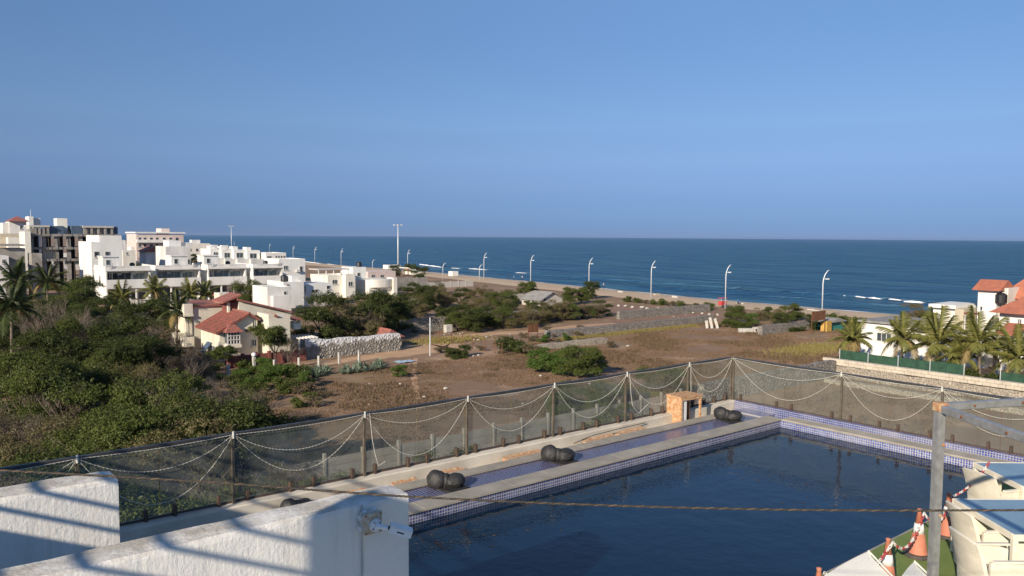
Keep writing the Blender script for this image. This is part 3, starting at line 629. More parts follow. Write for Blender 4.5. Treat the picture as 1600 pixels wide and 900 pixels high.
# twisted rope stretched across in front of the eye
rp = thing('twisted_rope', 'twisted tan and black rope stretched across above the pool', 'rope')
cp = [(-260, 722, 3.2), (0, 735, 3.2), (320, 753, 3.2), (640, 776, 3.2), (960, 790, 3.2), (1280, 797, 3.2), (1600, 797, 3.2), (1900, 793, 3.2)]
K = [atd(*p) for p in cp]
def catmull(P, n):
    out = []
    for i in range(1, len(P) - 2):
        for s_ in range(n):
            t = s_ / n; p0, p1, p2, p3 = P[i - 1], P[i], P[i + 1], P[i + 2]
            out.append(.5 * ((2 * p1) + (p2 - p0) * t + (2 * p0 - 5 * p1 + 4 * p2 - p3) * t * t + (3 * p1 - p0 - 3 * p2 + p3) * t ** 3))
    out.append(P[-2]); return out
K = [K[0] * 2 - K[1]] + K + [K[-1] * 2 - K[-2]]
C0 = catmull(K, 150)
for s_, mt in ((0, ropel), (1, roped), (2, roped)):
    pts = []
    for i, p in enumerate(C0):
        t = (C0[min(i + 1, len(C0) - 1)] - C0[max(i - 1, 0)]).normalized(); a = t.cross(Vector((0, 0, 1))).normalized(); b_ = a.cross(t)
        th = i * .62 + s_ * 2.094; pts.append(p + a * (.0024 * math.cos(th)) + b_ * (.0024 * math.sin(th)))
    MB().tube(pts, .0027, 5).build('strand', mt, rp, True)

# ------------------------------------------------------------------ deck furniture (camera-aligned frame: lat, depth)
ZD = 9.65
def cone(x, y, label, sc=1.0, rz=.4):
    t = thing('traffic_cone', label, 'traffic cone', 'traffic cones along the pool edge', (x, y, ZD), rz, sc)
    mb = MB(); vs_ = []; prof = [(.20, 0), (.205, .025), (.19, .045), (.13, .05)]
    for r_, z in prof:
        for j in range(8): th = math.pi / 8 + j * math.pi / 4; vs_.append((r_ * math.cos(th) * (1.08), r_ * math.sin(th) * 1.08, z))
    mb.add(vs_, [(i * 8 + j, i * 8 + (j + 1) % 8, (i + 1) * 8 + (j + 1) % 8, (i + 1) * 8 + j) for i in range(3) for j in range(8)] + [tuple(range(7, -1, -1)), tuple(range(24, 32))]); mb.build('base', rubber, t)
    f = lambda z: .135 - .108 * (z - .05) / .64
    mb = MB(); mb.lathe([(.145, .045), (.14, .06), (f(.10), .10), (f(.36), .36)], (0, 0, 0), 24); mb.lathe([(f(.50), .50), (f(.69), .69), (.032, .70), (.032, .725), (.02, .73)], (0, 0, 0), 24); mb.build('cone_body', conem, t, True)
    MB().lathe([(f(.36) + .002, .355), (f(.50) + .002, .505)], (0, 0, 0), 24).build('reflective_band', conew, t, True)
    return t
cones = [(*onz(u, v, ZD + .655)[:2], l_) for u, v, l_ in [(1280, 887, 'faded orange traffic cone showing only its tip, at the start of the chain'), (1388, 840, 'faded orange traffic cone between the two white mesh loungers'), (1437, 795, 'orange traffic cone with clean white band on the turf by the steel post'), (1483, 770, 'darker orange traffic cone behind the steel post, beside the table')]]
for x, y, l_ in cones: cone(x, y, l_, random.uniform(.89, .91), random.uniform(0, .7))
ch = thing('barrier_chain', 'red and white plastic chain hung between the traffic cones', 'chain')
ends = [Vector((x, y, ZD + .62)) for x, y, _ in cones] + [Vector((13.6, 4.75, ZD + .80))]
k_ = 0
for a, b_ in zip(ends, ends[1:]):
    n = int((b_ - a).length / .045); sag = .25 if b_.z < 10.4 else .08
    for i in range(n):
        t = (i + .5) / n; p = a.lerp(b_, t) - Vector((0, 0, sag * (1 - (2 * t - 1) ** 2))) - Vector((0, .06, 0))
        d = (b_ - a).normalized() - Vector((0, 0, sag * -4 * (2 * t - 1) / (b_ - a).length)); d.normalize()
        s_ = Vector((0, 1, 0)) if i % 2 else d.cross(Vector((0, 1, 0))).normalized()
        ring = [p + d * (.034 * math.cos(q)) + s_ * (.016 * math.sin(q)) for q in [2 * math.pi * j / 8 for j in range(9)]]
        MB().tube(ring, .0065, 4, False).build('link', (chainr if (i // 3) % 2 else chainw), ch)
def armchair(lat, dep, rot, label):
    t = thing('armchair', label, 'armchair', 'cream woven chairs at the tables', cl(lat, dep, ZD), -YAW + rot)
    # local: +x the way the sitter faces
    BX(t, 'seat', creamplastic, -.24, .28, -.245, .245, .30, .44, .02)
    vs_ = []; n = 10                                     # curved, outward raked backrest
    for i in range(n + 1):
        y = -.29 + .58 * i / n; c = -.05 * (1 - (2 * i / n - 1) ** 2)
        for z, o in ((.05, 0), (.45, -.03), (.70, -.09), (.86 + .03 * math.sin(math.pi * i / n), -.15)): vs_.append((-.26 + c + o, y, z))
        for z, o in ((.87 + .03 * math.sin(math.pi * i / n), -.115), (.70, -.045), (.45, .015), (.05, .045)): vs_.append((-.26 + c + o, y, z))
    mb = MB(); mb.add(vs_, [(i * 8 + j, i * 8 + (j + 1) % 8, (i + 1) * 8 + (j + 1) % 8, (i + 1) * 8 + j) for i in range(n) for j in range(8)] + [tuple(range(8))[::-1], tuple(range(n * 8, n * 8 + 8))]); mb.build('backrest', creamplastic, t)
    for s_ in (-1, 1):
        y0, y1 = sorted((s_ * .25, s_ * .29)); MB().prism([(-.235, y0, .03), (.31, y0, .03), (.31, y0, .60), (.20, y0, .635), (-.235, y0, .655)], (0, .04, 0)).build('arm_panel', creamplastic, t)
        y0, y1 = sorted((s_ * .235, s_ * .305)); BX(t, 'arm_rest', creamplastic, -.20, .33, y0, y1, .645, .672, .008)
    BX(t, 'front_panel', creamplastic, .285, .31, -.247, .247, .03, .30)
    for x in (-.22, .26):
        for y in (-.24, .24): BX(t, 'leg', blackm, x - .015, x + .015, y - .015, y + .015, 0, .03)
    return t
def table(l0, l1, d0, d1, label, h=.74):
    t = thing('dining_table', label, 'table', 'blue topped tables on the turf', cl((l0 + l1) / 2, (d0 + d1) / 2, ZD), -YAW)
    w, d = (l1 - l0) / 2, (d1 - d0) / 2
    BX(t, 'table_top', bluetop, -w + .03, w - .03, -d + .03, d - .03, h - .012, h + .003)
    for x0, x1, y0, y1 in ((-w, w, -d, -d + .03), (-w, w, d - .03, d), (-w, -w + .03, -d + .031, d - .031), (w - .03, w, -d + .031, d - .031)): BX(t, 'rim', creamplastic, x0, x1, y0, y1, h - .075, h + .008, .005)
    for x in (-w + .035, w - .035):
        for y in (-d + .035, d - .035): BX(t, 'leg', creamplastic, x - .033, x + .033, y - .033, y + .033, 0, h - .076, .005)
    return t
table(6.16, 7.55, 9.28, 10.62, 'blue topped table with cream woven rim behind the near chair')
table(7.5, 8.9, 11.15, 12.4, 'blue topped table in the row further along the pool')
armchair(5.74, 8.95, 0, 'cream woven armchair pulled out, standing in front of the table')
armchair(6.22, 9.88, 0, 'cream woven armchair tucked under the table edge')
armchair(7.38, 11.5, .25, 'cream woven armchair at the further table, chain tied to it')
def lounger(pa, pb, label, ln=.62, drop=.42):
    d = pb - pa; w = d.length; rz = math.atan2(d.y, d.x); h = pa.z - ZD
    t = thing('sling_chair', label, 'lounge chair', 'white sling chairs by the pool edge', ((pa.x + pb.x) / 2, (pa.y + pb.y) / 2, ZD), rz)
    mb = MB(); n = 12; k = 8; vs_ = []
    for side in (0, .012):
        for i in range(n + 1):
            s_ = i / n
            for j in range(k + 1):
                q = j / k - .5; sag = .05 * math.sin(math.pi * s_) * (1 - 4 * q * q)
                vs_.append((w * q, -ln * s_, h + .02 * (1 - 4 * q * q) * (1 - s_) - drop * s_ ** .85 - sag - side))
    o = (n + 1) * (k + 1)
    fs = [(i * (k + 1) + j, (i + 1) * (k + 1) + j, (i + 1) * (k + 1) + j + 1, i * (k + 1) + j + 1) for i in range(n) for j in range(k)]
    fs += [tuple(x + o for x in f[::-1]) for f in fs]
    mb.add(vs_, fs); mb.build('backrest', whitemesh, t, True)
    BX(t, 'seat', whitemesh, -w / 2, w / 2, -ln - .5, -ln + .01, h - drop - .03, h - drop - .01)
    for s_ in (-1, 1):
        MB().tube([(s_ * (w / 2 + .01), .10, 0), (s_ * (w / 2 + .01), -.12, h - .2), (s_ * (w / 2 + .01), 0, h + .01), (s_ * (w / 2 + .01), -ln, h - drop - .02), (s_ * (w / 2 + .01), -ln - .5, h - drop - .02), (s_ * (w / 2 + .01), -ln - .55, 0)], .012, 8).build('side_frame', wirem, t)
    return t
lounger(onz(1280, 905, 10.30), onz(1356, 862, 10.30), 'white mesh lounge chair with wide back between two cone tips')
lounger(onz(1404, 908, 10.26), onz(1428, 878, 10.26), 'white mesh lounge chair with narrow back by the steel post', .5, .35)
# steel canopy post with two arms
pt = atd(1469, 634, 7.0); TZ = pt.z
cpn = thing('canopy_frame', 'grey galvanised steel post with two arms of a canopy frame', 'steel frame', None, (pt.x, pt.y, ZD), -YAW + R(10))
BX(cpn, 'post', steel, -.038, .038, -.038, .038, .012, TZ - ZD, .008); BX(cpn, 'post_flange', steel, -.044, -.014, -.049, -.039, .012, TZ - ZD - .02)
BX(cpn, 'base_plate', steel, -.12, .12, -.12, .12, 0, .012); BX(cpn, 'corner_bracket', rust, -.046, .05, -.050, .044, TZ - ZD - .05, TZ - ZD + .03, .006)
def arm(ang, ln, tilt, zoff):
    o = MB().box(.055, ln, -.03, .03, -.034, .034, .006).build('arm', steel, cpn, loc=(0, 0, TZ - ZD + zoff)); o.rotation_euler = (0, R(tilt), R(ang))
    for k in range(4): MB().tube([(.35 + k * .55, -.031, 0), (.35 + k * .55, -.040, 0)], .012, 8).build('bolt', rustd, o)
arm(5, 3.0, 0, -.01); arm(-96, 2.2, 0, -.02)
for z in (-.35, -1.0, -1.9): MB().tube([(.02, -.038, TZ - ZD + z), (.02, -.046, TZ - ZD + z)], .014, 8).build('bolt', rust, cpn)

# ------------------------------------------------------------------ vegetation
def crown_np(seed, R_, H, n_lobe, n_leaf, leaf, base=.25, flat=.55, gap=.5):
    """leaf quads spread through lobes of a crown; R_ radius, H height (crown from base*H to H)"""
    rg = np.random.default_rng(seed); zc0 = H * base; ch_ = H - zc0
    lob = []
    for i in range(n_lobe):
        a = rg.uniform(0, 2 * np.pi); rr = R_ * math.sqrt(rg.uniform(0, 1)) * .72; hz = rg.uniform(.25 if base > .3 else .03, .85) * (1 - .35 * (rr / R_) ** 2)
        s_ = R_ * rg.uniform(.28, .46); lob.append((rr * math.cos(a), rr * math.sin(a), zc0 + ch_ * hz, s_, s_ * flat * min(1.3, ch_ / R_)))
    lob = np.array(lob); ncl = n_leaf // 14
    li = rg.integers(0, n_lobe, ncl); d = rg.normal(size=(ncl, 3)); d /= np.linalg.norm(d, axis=1)[:, None]; d[:, 2] = np.where(d[:, 2] < -.3, -d[:, 2] * .6, d[:, 2])
    rad = rg.uniform(.55, 1.08, ncl)[:, None]; cc = lob[li, :3] + d * rad * np.stack([lob[li, 3], lob[li, 3], lob[li, 4]], 1)
    keep = rg.uniform(size=ncl) < (1 - gap * .5 * (np.sin(cc[:, 0] * 2.3 + seed) * np.sin(cc[:, 1] * 2.1) > .25)); cc = cc[keep]; d = d[keep]
    idx = np.repeat(np.arange(len(cc)), 14); n = len(idx)
    c = cc[idx] + rg.normal(size=(n, 3)) * leaf * np.array([1.5, 1.5, 1.0])
    nr = d[idx] * .7 + rg.normal(size=(n, 3)) * .7 + np.array([0, 0, .35]); nr /= np.linalg.norm(nr, axis=1)[:, None]
    t = rg.normal(size=(n, 3)); t -= nr * (t * nr).sum(1)[:, None]; t /= np.linalg.norm(t, axis=1)[:, None]; b_ = np.cross(nr, t)
    s_ = leaf * rg.uniform(.6, 1.35, n)[:, None]
    V = np.stack([c - t * s_, c + b_ * s_ * .42, c + t * s_, c - b_ * s_ * .42], 1).reshape(-1, 3); V[:, 2] = np.maximum(V[:, 2], .03)
    return V, np.arange(len(V)).reshape(-1, 4), lob
def limbs(lob, H, r0, seed, n=6):
    rg = random.Random(seed); mb = MB(); fork = H * .28
    mb.tube([(0, 0, -.1), (rg.uniform(-.1, .1), rg.uniform(-.1, .1), fork * .5), (rg.uniform(-.2, .2), rg.uniform(-.2, .2), fork)], [r0, r0 * .8, r0 * .65], 7)
    for l_ in lob[:n]:
        p = Vector(l_[:3]); a = Vector((0, 0, fork * rg.uniform(.6, 1))); md = a.lerp(p, .5) + Vector((rg.uniform(-.2, .2), rg.uniform(-.2, .2), .15))
        mb.tube([a, md, p], [r0 * .5, r0 * .32, r0 * .1], 5)
        for _ in range(3):
            q = p + Vector((rg.uniform(-1, 1), rg.uniform(-1, 1), rg.uniform(0, .9))) * l_[3] * 1.1; mb.tube([md.lerp(p, rg.random()), q], [r0 * .14, r0 * .03], 4, False)
    return mb
def twig_np(seed, R_, H, n0=9, depth=4):
    rg = random.Random(seed); mb = MB()
    def grow(p, d, ln, r_, k):
        q = p + d * ln; md = p.lerp(q, .5) + Vector((rg.uniform(-1, 1), rg.uniform(-1, 1), rg.uniform(-.6, 1))) * ln * .08
        mb.tube([p, md, q], [r_, r_ * .8, r_ * .6], 3, False)
        if k == 0: return
        for _ in range(rg.choice((2, 3, 3))):
            nd = (d + Vector((rg.uniform(-1, 1), rg.uniform(-1, 1), rg.uniform(-.35, .7))) * .75).normalized()
            grow(p.lerp(q, rg.uniform(.45, 1)), nd, ln * rg.uniform(.55, .8), r_ * .6, k - 1)
    for i in range(n0):
        a = rg.uniform(0, 6.283); d = Vector((math.cos(a) * R_ / H * rg.uniform(.2, 1), math.sin(a) * R_ / H * rg.uniform(.2, 1), 1)).normalized()
        grow(Vector((rg.uniform(-.3, .3), rg.uniform(-.3, .3), 0)), d, H * rg.uniform(.30, .42), .035, depth)
    return mb
PROTO = {}
def proto(key):
    if key in PROTO: return PROTO[key]
    kind, var = key
    S = dict(green=(2.6, 4.6, 19, 36000, .058, .02, 'green'), dark=(2.6, 5.4, 18, 28000, .068, .03, 'dark'), olive=(2.4, 3.8, 17, 22000, .050, .02, 'olive'), brown=(2.2, 3.2, 12, 9000, .045, .05, 'brown'),
             bright=(2.0, 2.8, 10, 12000, .08, .04, 'bright'), tree=(2.4, 5.0, 11, 14000, .10, .34, 'green'), shrub=(1.4, 1.5, 8, 2200, .12, .0, 'green'), dshrub=(1.6, 1.7, 8, 2600, .12, .0, 'dark'), bshrub=(1.4, 1.2, 8, 1500, .09, .0, 'brown'))[kind]
    sd = 100 * var + sum(map(ord, kind)); V, Fq, lob = crown_np(sd, S[0], S[1], S[2], S[3], S[4], S[5])
    cm = npmesh('crown_' + kind, V, Fq, LEAF[S[6]])
    tm = limbs(lob, S[1], .05 + .02 * S[1], sd).mesh('trunk_' + kind, trunkm)
    tw = twig_np(sd, S[0], S[1] * (1.08 if kind == 'brown' else 1.0), 12 if kind == 'brown' else 5, 5 if kind == 'brown' else 4).mesh('twigs_' + kind, twigm) if kind in ('brown', 'olive', 'bshrub', 'green') else None
    PROTO[key] = (cm, tm, tw); return PROTO[key]
RV = random.Random(11)
def plant(kind, pos, label, group, sc=1.0, name=None, cat='tree', var=None):
    cm, tm, tw = proto((kind, RV.randint(0, 2) if var is None else var))
    sz = sc * RV.uniform(.92, 1.08)
    t = thing(name or {'bright': 'green_bush', 'shrub': 'shrub', 'dshrub': 'shrub', 'bshrub': 'dry_shrub', 'brown': 'dry_thorn_bush', 'olive': 'thorn_tree', 'tree': 'small_tree'}.get(kind, 'bushy_tree'), label, cat, group, (pos[0], pos[1], 0), RV.uniform(0, 6.28), (sc * RV.uniform(.9, 1.12), sc * RV.uniform(.9, 1.12), sz))
    link('crown', cm, t); link('trunk', tm, t)
    if tw: link('twigs', tw, t)
    return t
def bare(pos, sc, label, group=None, var=0):
    key = ('bare', var)
    if key not in PROTO: PROTO[key] = twig_np(900 + var, 2.0, 4.2, 8, 5).mesh('bare_branches', twigm)
    t = thing('bare_tree', label, 'tree', group, (pos[0], pos[1], 0), RV.uniform(0, 6.28), sc); link('branches', PROTO[key], t)
    return t
LB = {'green': 'leafy green tree', 'dark': 'dark green tree', 'olive': 'olive brown thorn tree', 'brown': 'dry brown thorn bush', 'bright': 'bright green bush'}
def inside(p, poly):
    c = False; n = len(poly)
    for i in range(n):
        (x0, y0), (x1, y1) = poly[i], poly[(i + 1) % n]
        if (y0 > p[1]) != (y1 > p[1]) and p[0] < (x1 - x0) * (p[1] - y0) / (y1 - y0) + x0: c = not c
    return c
def thicket(poly, step, kinds, where, sc):
    xs = [p[0] for p in poly]; yy = [p[1] for p in poly]; y = min(yy)
    while y < max(yy):
        x = min(xs)
        while x < max(xs):
            p = (x + RV.uniform(-.4, .4) * step, y + RV.uniform(-.4, .4) * step)
            q = Vector((p[0], p[1], 5.0)) - CC; uu = 800 + F * q.dot(r2) / q.dot(fw); vv = 450 - F * q.dot(u2) / q.dot(fw)
            if inside(p, poly) and not (uu > 246 and vv < 555):
                k = kinds[min(len(kinds) - 1, max(0, int((noise.noise((p[0] * .13, p[1] * .10, 7.7)) * .9 + .5 + RV.uniform(-.15, .15)) * len(kinds))))]; plant(k, p, LB[k] + ' ' + where, LB[k] + ('es ' if k in ('brown', 'bright') else 's ') + where, RV.uniform(*sc))
            x += step
        y += step
near_poly = [(0, 22), (12, 22), (15.5, 32), (16, 46), (14.5, 56), (13, 62), (4, 64), (2, 50)]
thicket(near_poly, 3.6, ['brown', 'olive', 'green', 'green', 'green', 'dark', 'olive', 'brown'], 'in the thicket right below the glass railing', (.85, 1.35))
mid_poly = [(4, 66), (17, 64), (24, 68), (27, 82), (27, 100), (25, 122), (9, 122), (6, 100)]
thicket(mid_poly, 5.0, ['brown', 'olive', 'dark', 'green', 'dark', 'brown', 'olive'], 'in the scrub between thicket and white houses', (.95, 1.3))
thicket([(9, 124), (27, 124), (31, 140), (33, 158), (14, 158)], 5.5, ['dark', 'brown', 'olive', 'green'], 'at the foot of the white houses', (.65, .95))
for (u, v, k, s_, lab) in [(118, 490, 'green', 1.75, 'tall leafy green tree before the grey unfinished building'), (225, 545, 'dark', 1.25, 'dark green tree left of the red roofed villa'), (255, 528, 'green', 1.15, 'rounded green tree before the white townhouses'),
      (390, 480, 'green', 1.3, 'green tree behind the red roofed villa'), (405, 556, 'tree', 1.0, 'bright green tree against the villa gable wall'), (430, 570, 'tree', .85, 'slim tree at the red compound wall of the villa'), (352, 580, 'tree', .55, 'low tree below the villa bay window'),
      (500, 545, 'dark', 1.45, 'tall dark tree beside the white boxy house'), (530, 540, 'olive', 1.5, 'large olive brown tree behind the whitewashed wall'), (568, 538, 'olive', 1.5, 'broad olive brown tree near the end of the whitewashed wall')]:
    plant(k, onz(u, v), lab, None, s_)
for (u, v, s_, lab) in [*[(u_, v_, s__, 'grey leafless tree among dark scrub left of the villa') for u_, v_, s__ in ((60, 566, 1.75), (92, 562, 1.85), (125, 566, 1.7), (180, 575, 1.5), (215, 590, 1.4), (250, 600, 1.3), (300, 640, 1.15), (340, 655, 1.05), (385, 672, .95))], (500, 512, 1.7, 'leafless tree rising above the white boxy house'), (372, 480, 1.5, 'leafless tree before the white townhouse balconies'), (455, 575, .9, 'small leafless tree by the red compound wall')]:
    bare(onz(u, v), s_, lab, 'grey leafless trees left of the villa' if 'among' in lab else None, RV.randint(0, 1))
def row(spec, label, group, kinds, sc, name=None, cat='bush'):
    for (u, v) in spec: plant(RV.choice(kinds), onz(u, v), label, group, RV.uniform(*sc), name, cat)
row([(560, 520), (590, 512), (610, 520), (545, 515), (580, 530), (635, 505), (520, 515), (600, 500), (650, 495)], 'olive brown scrub tree between whitewashed wall and cream houses', 'scrub behind the whitewashed wall', ['olive', 'brown', 'dark', 'olive'], (1.0, 1.4))
row([(560, 530), (578, 528), (600, 525)], 'bright green bush along the top of the whitewashed wall', 'green bushes behind the whitewashed wall', ['bright'], (.8, 1.0))
row([(700, 515), (715, 518), (728, 513), (742, 519)], 'dense dark green bush against the rubble wall by the sandy track', 'bushes against the rubble wall by the track', ['green', 'dark'], (.7, .85))
row([(765, 512), (785, 513), (805, 513), (825, 512)], 'dark green hedge bush along the rubble wall near the rusty board', 'hedge along the rubble wall near the board', ['dark', 'green', 'olive'], (.75, .9))
row([(850, 503), (870, 501), (890, 500), (910, 498), (930, 497), (838, 507)], 'dry brown bush on the bank before the grey roofed hut', 'dry bushes before the hut', ['brown', 'olive'], (.9, 1.1))
row([(640, 470), (665, 472), (690, 468), (700, 480), (720, 478), (745, 482), (770, 478), (660, 482), (735, 465), (752, 462), (685, 458)], 'scrub bush between the cream houses and the hut', 'scrub bushes beyond the dirt plot', ['green', 'olive', 'dark', 'brown', 'olive'], (.65, .95))
row([(765, 478), (782, 480), (795, 476)], 'leafy green tree in the clump beside the dirt plot', 'green clump beside the dirt plot', ['green'], (.7, .85))
row([(828, 474)], 'round bright green tree standing left of the grey roofed hut', None, ['tree'], (1.0, 1.05))
row([(890, 476), (908, 474), (925, 467)], 'dark leafy tree between hut and blue roofed shed', 'trees between hut and shed', ['green', 'dark'], (.7, .9))
row([(640, 427), (618, 432), (655, 443)], 'dark leafy tree by the tall floodlight mast', 'trees by the floodlight mast', ['dark', 'green'], (.9, 1.2))
row([(980 + i * 14, 472 + i * 1.3) for i in range(10)], 'low green bush in the line behind the dark rubble wall', 'bushes behind the dark rubble wall', ['shrub', 'dshrub', 'bshrub'], (.7, .95))
row([(1140, 512), (1160, 515), (1172, 510), (1150, 505)], 'bright leafy bush clump beside the leaning white slabs', 'bush clump beside the slabs', ['bright', 'green'], (.6, .8))
row([(1185, 502), (1200, 500), (1215, 505), (1230, 502), (1245, 500)], 'olive bush behind the dark green hedge', 'olive bushes behind the hedge', ['olive', 'green'], (.55, .75))
row([(1222, 517), (1238, 519), (1252, 518), (1268, 515)], 'dark green hedge bush beside the rusty sign', 'hedge beside the rusty sign', ['dark', 'dshrub'], (.5, .65))
row([(1300, 505), (1315, 508), (1335, 510), (1352, 512), (1430, 505), (1445, 506)], 'low bush on the beach edge behind the white compound wall', 'bushes behind the white compound', ['shrub', 'dshrub', 'olive'], (.9, 1.2))
row([(855, 582), (878, 588), (902, 590), (925, 584), (845, 568), (890, 575), (915, 572)], 'bright green bush in the clump before the glass railing corner', 'green clump in the field', ['bright', 'green', 'bright'], (.75, .95))
row([(815, 552), (830, 556), (800, 548)], 'grey green bush on the low stone bank', 'bushes on the low stone bank', ['bshrub', 'dshrub'], (.9, 1.2), cat='bush')
row([(710, 560), (722, 557)], 'low dark bush alone in the field beside the white pole', 'dark bushes beside the white pole', ['dshrub'], (.7, .8))
row([(625, 590)], 'small bright green shrub alone in the brown field', None, ['bright'], (.45, .5))
row([(440, 605), (455, 612), (475, 606), (462, 602), (380, 598), (412, 596), (425, 600), (370, 606), (396, 608), (350, 600)], 'green shrub in the grass before the red compound wall', 'shrubs before the red compound wall', ['shrub', 'bright'], (.5, .7))
row([(850, 535), (870, 536), (885, 532), (862, 528)], 'yellow green shrub at the foot of the rubble wall by the board', 'shrubs by the board', ['bshrub', 'bright'], (.4, .55))
for i in range(26): plant('bshrub' if i % 3 else 'shrub', onz(RV.uniform(330, 520), RV.uniform(590, 660)), 'small scrubby plant at the thicket edge of the field', 'scrub at the field edge', RV.uniform(.4, .9), cat='shrub')
for i in range(22): plant('bshrub', onz(RV.uniform(560, 1000), RV.uniform(500, 560)), 'small dry shrub scattered on the rough ground by the track', 'dry shrubs by the track', RV.uniform(.35, .75), cat='shrub')
for i in range(16): plant(RV.choice(['shrub', 'bshrub', 'dshrub']), (RV.uniform(20, 50), RV.uniform(33, 39.0), 0), 'shrub growing along the concrete post fence below the terrace', 'shrubs along the post fence', RV.uniform(.6, 1.0), cat='shrub')
for i in range(12): plant(RV.choice(['green', 'bright', 'olive']), (RV.uniform(36, 53), RV.uniform(40.8, 44), 0), 'leafy bush behind the concrete post fence below the terrace', 'bushes behind the post fence', RV.uniform(.5, .8), cat='bush')
for i in range(46): plant(RV.choice(['shrub', 'bshrub', 'dshrub', 'brown', 'olive']), onz(RV.uniform(625, 835), RV.uniform(456, 488)), 'low scrub filling the plots between the cream houses and the hut', 'low scrub before the beach', RV.uniform(.5, .8), 'scrub_bush', 'bush')
for i in range(34): plant(RV.choice(['olive', 'brown', 'dark', 'brown', 'bshrub']), onz(RV.uniform(520, 668), RV.uniform(480, 522)), 'tangled dry scrub behind the whitewashed wall', 'tangled scrub behind the whitewashed wall', RV.uniform(.65, .95), 'scrub_bush', 'bush')
for i in range(22): u_ = 690 + i * 12; plant(RV.choice(['dark', 'olive', 'green', 'brown']), onz(u_ + RV.uniform(-4, 4), 513 - i * .8 + RV.uniform(-2, 2)), 'hedge bush in the dark strip before the dirt plots', 'hedge strip before the dirt plots', RV.uniform(.55, .75), 'hedge_bush', 'bush')
for i in range(14): plant(RV.choice(['shrub', 'brown', 'bshrub']), onz(RV.uniform(262, 345), RV.uniform(560, 600)), 'scrubby bush on the bare ground left of the villa', 'bushes left of the villa', RV.uniform(.55, .95), 'scrub_bush', 'bush')
for i in range(12): plant(RV.choice(['shrub', 'dshrub', 'bright']), onz(RV.uniform(380, 480), RV.uniform(576, 600)), 'leafy shrub on the verge before the villa compound', 'shrubs on the verge before the villa', RV.uniform(.45, .75), 'verge_shrub', 'shrub')
# agave clumps
def agave_mesh():
    mb = MB(); rg = random.Random(4)
    for k in range(26):
        a = rg.uniform(0, 6.28); e_ = rg.uniform(.4, 1.3); d = Vector((math.cos(a) * math.cos(e_), math.sin(a) * math.cos(e_), math.sin(e_))); s_ = d.cross(Vector((0, 0, 1))).normalized() * .07; q = d * rg.uniform(.6, .95)
        mb.add([s_ * .6, -s_ * .6, q * .5 - s_ + Vector((0, 0, .05)), q, q * .5 + s_ + Vector((0, 0, .05))], [(0, 1, 2, 3, 4)])
    return mb.mesh('agave', LEAF['agave'])
AG = agave_mesh()
for i in range(42):
    u = RV.choice([RV.uniform(470, 512), RV.uniform(535, 600)]); v = 588 - (u - 470) * .12 + RV.uniform(-6, 6); p = onz(u, v)
    link('agave_plant', AG, None, (p.x, p.y, 0), RV.uniform(0, 6), RV.uniform(.7, 1.2), 'pale blue green agave rosette along the sandy track', 'agave', 'agaves along the track')

# palms
def frond_mesh(seed, ln, droop, mat, pairs=38, lw=.06, ll=.62):
    rg = random.Random(seed); mb = MB(); P = []
    for i in range(13):
        t = i / 12; P.append(Vector((ln * (t - .12 * droop * t * t), 0, ln * (.28 * t - droop * .62 * t * t))))
    mb.tube(P, .028, 4, False, .006)
    for i in range(pairs):
        t = .12 + .88 * i / pairs; k = t * 12; a = P[int(k)].lerp(P[min(12, int(k) + 1)], k - int(k)); tg = (P[min(12, int(k) + 1)] - P[int(k)]).normalized()
        l_ = ll * (.45 + .9 * math.sin(math.pi * min(1, t * .85 + .12))) * rg.uniform(.8, 1.1)
        for s_ in (-1, 1):
            d = (tg * .55 + Vector((0, s_, 0)) * .75 + Vector((0, 0, -.35 - .35 * rg.random()))).normalized(); w = tg * lw
            mb.add([a - w * .5, a + w * .6, a + d * l_ * .6 + w * .4, a + d * l_ + Vector((0, 0, -.10)), a + d * l_ * .6 - w * .4], [(0, 1, 2, 3, 4)])
    return mb.mesh('frond', mat)
FR_ = {}
def palm(pos, h, label, group=None, ln=2.6, tone='light', n=17, lean=(.3, .2), seed=0):
    rg = random.Random(seed * 7 + 1); t = thing('coconut_palm', label, 'palm tree', group, (pos[0], pos[1], 0), rg.uniform(0, 6.28))
    pts = [(lean[0] * s_ * s_, lean[1] * s_ * s_, h * s_ - .1) for s_ in (0, .2, .4, .6, .8, 1)]
    MB().tube(pts, [.20, .15, .13, .12, .12, .13], 10).build('trunk', palmtrunk, t)
    for k in range(n):
        old = k / n; dr = .15 + 1.25 * old + rg.uniform(-.1, .1); mat = frondy if (old > .86) else (frondd if tone == 'dark' else frondm)
        key = (round(dr * 3), mat.name, k % 2)
        if key not in FR_: FR_[key] = frond_mesh(len(FR_), 1.0 * 2.6, key[0] / 3, mat)
        o = link('frond', FR_[key], t, (lean[0], lean[1], h - .05)); o.rotation_euler = (rg.uniform(-.25, .25), -R(70 - 95 * old) , k * 2.399 + rg.uniform(-.2, .2)); o.scale = [ln / 2.6 * rg.uniform(.85, 1.1)] * 3
    for k in range(5): a_ = k * 1.3; MB().lathe([(.02, -.13), (.09, -.05), (.10, .03), (.03, .12)], (lean[0] + .2 * math.cos(a_), lean[1] + .2 * math.sin(a_), h - .25), 8).build('coconut', frondd, t)
    return t
PR_ = [(1330, 553, 2.0, 2.2, 'coconut palm at the left end of the green net fence'), (1408, 566, 2.7, 2.5, 'coconut palm with upright fronds before the dark compound window'), (1462, 583, 2.5, 3.0, 'large coconut palm with drooping fronds before the flat roofed block'),
       (1530, 598, 3.0, 2.9, 'coconut palm with yellowed fronds before the red roofed house'), (1592, 604, 2.0, 2.8, 'coconut palm at the right end of the compound wall'), (1498, 578, 1.6, 2.2, 'short coconut palm between two larger ones along the fence')]
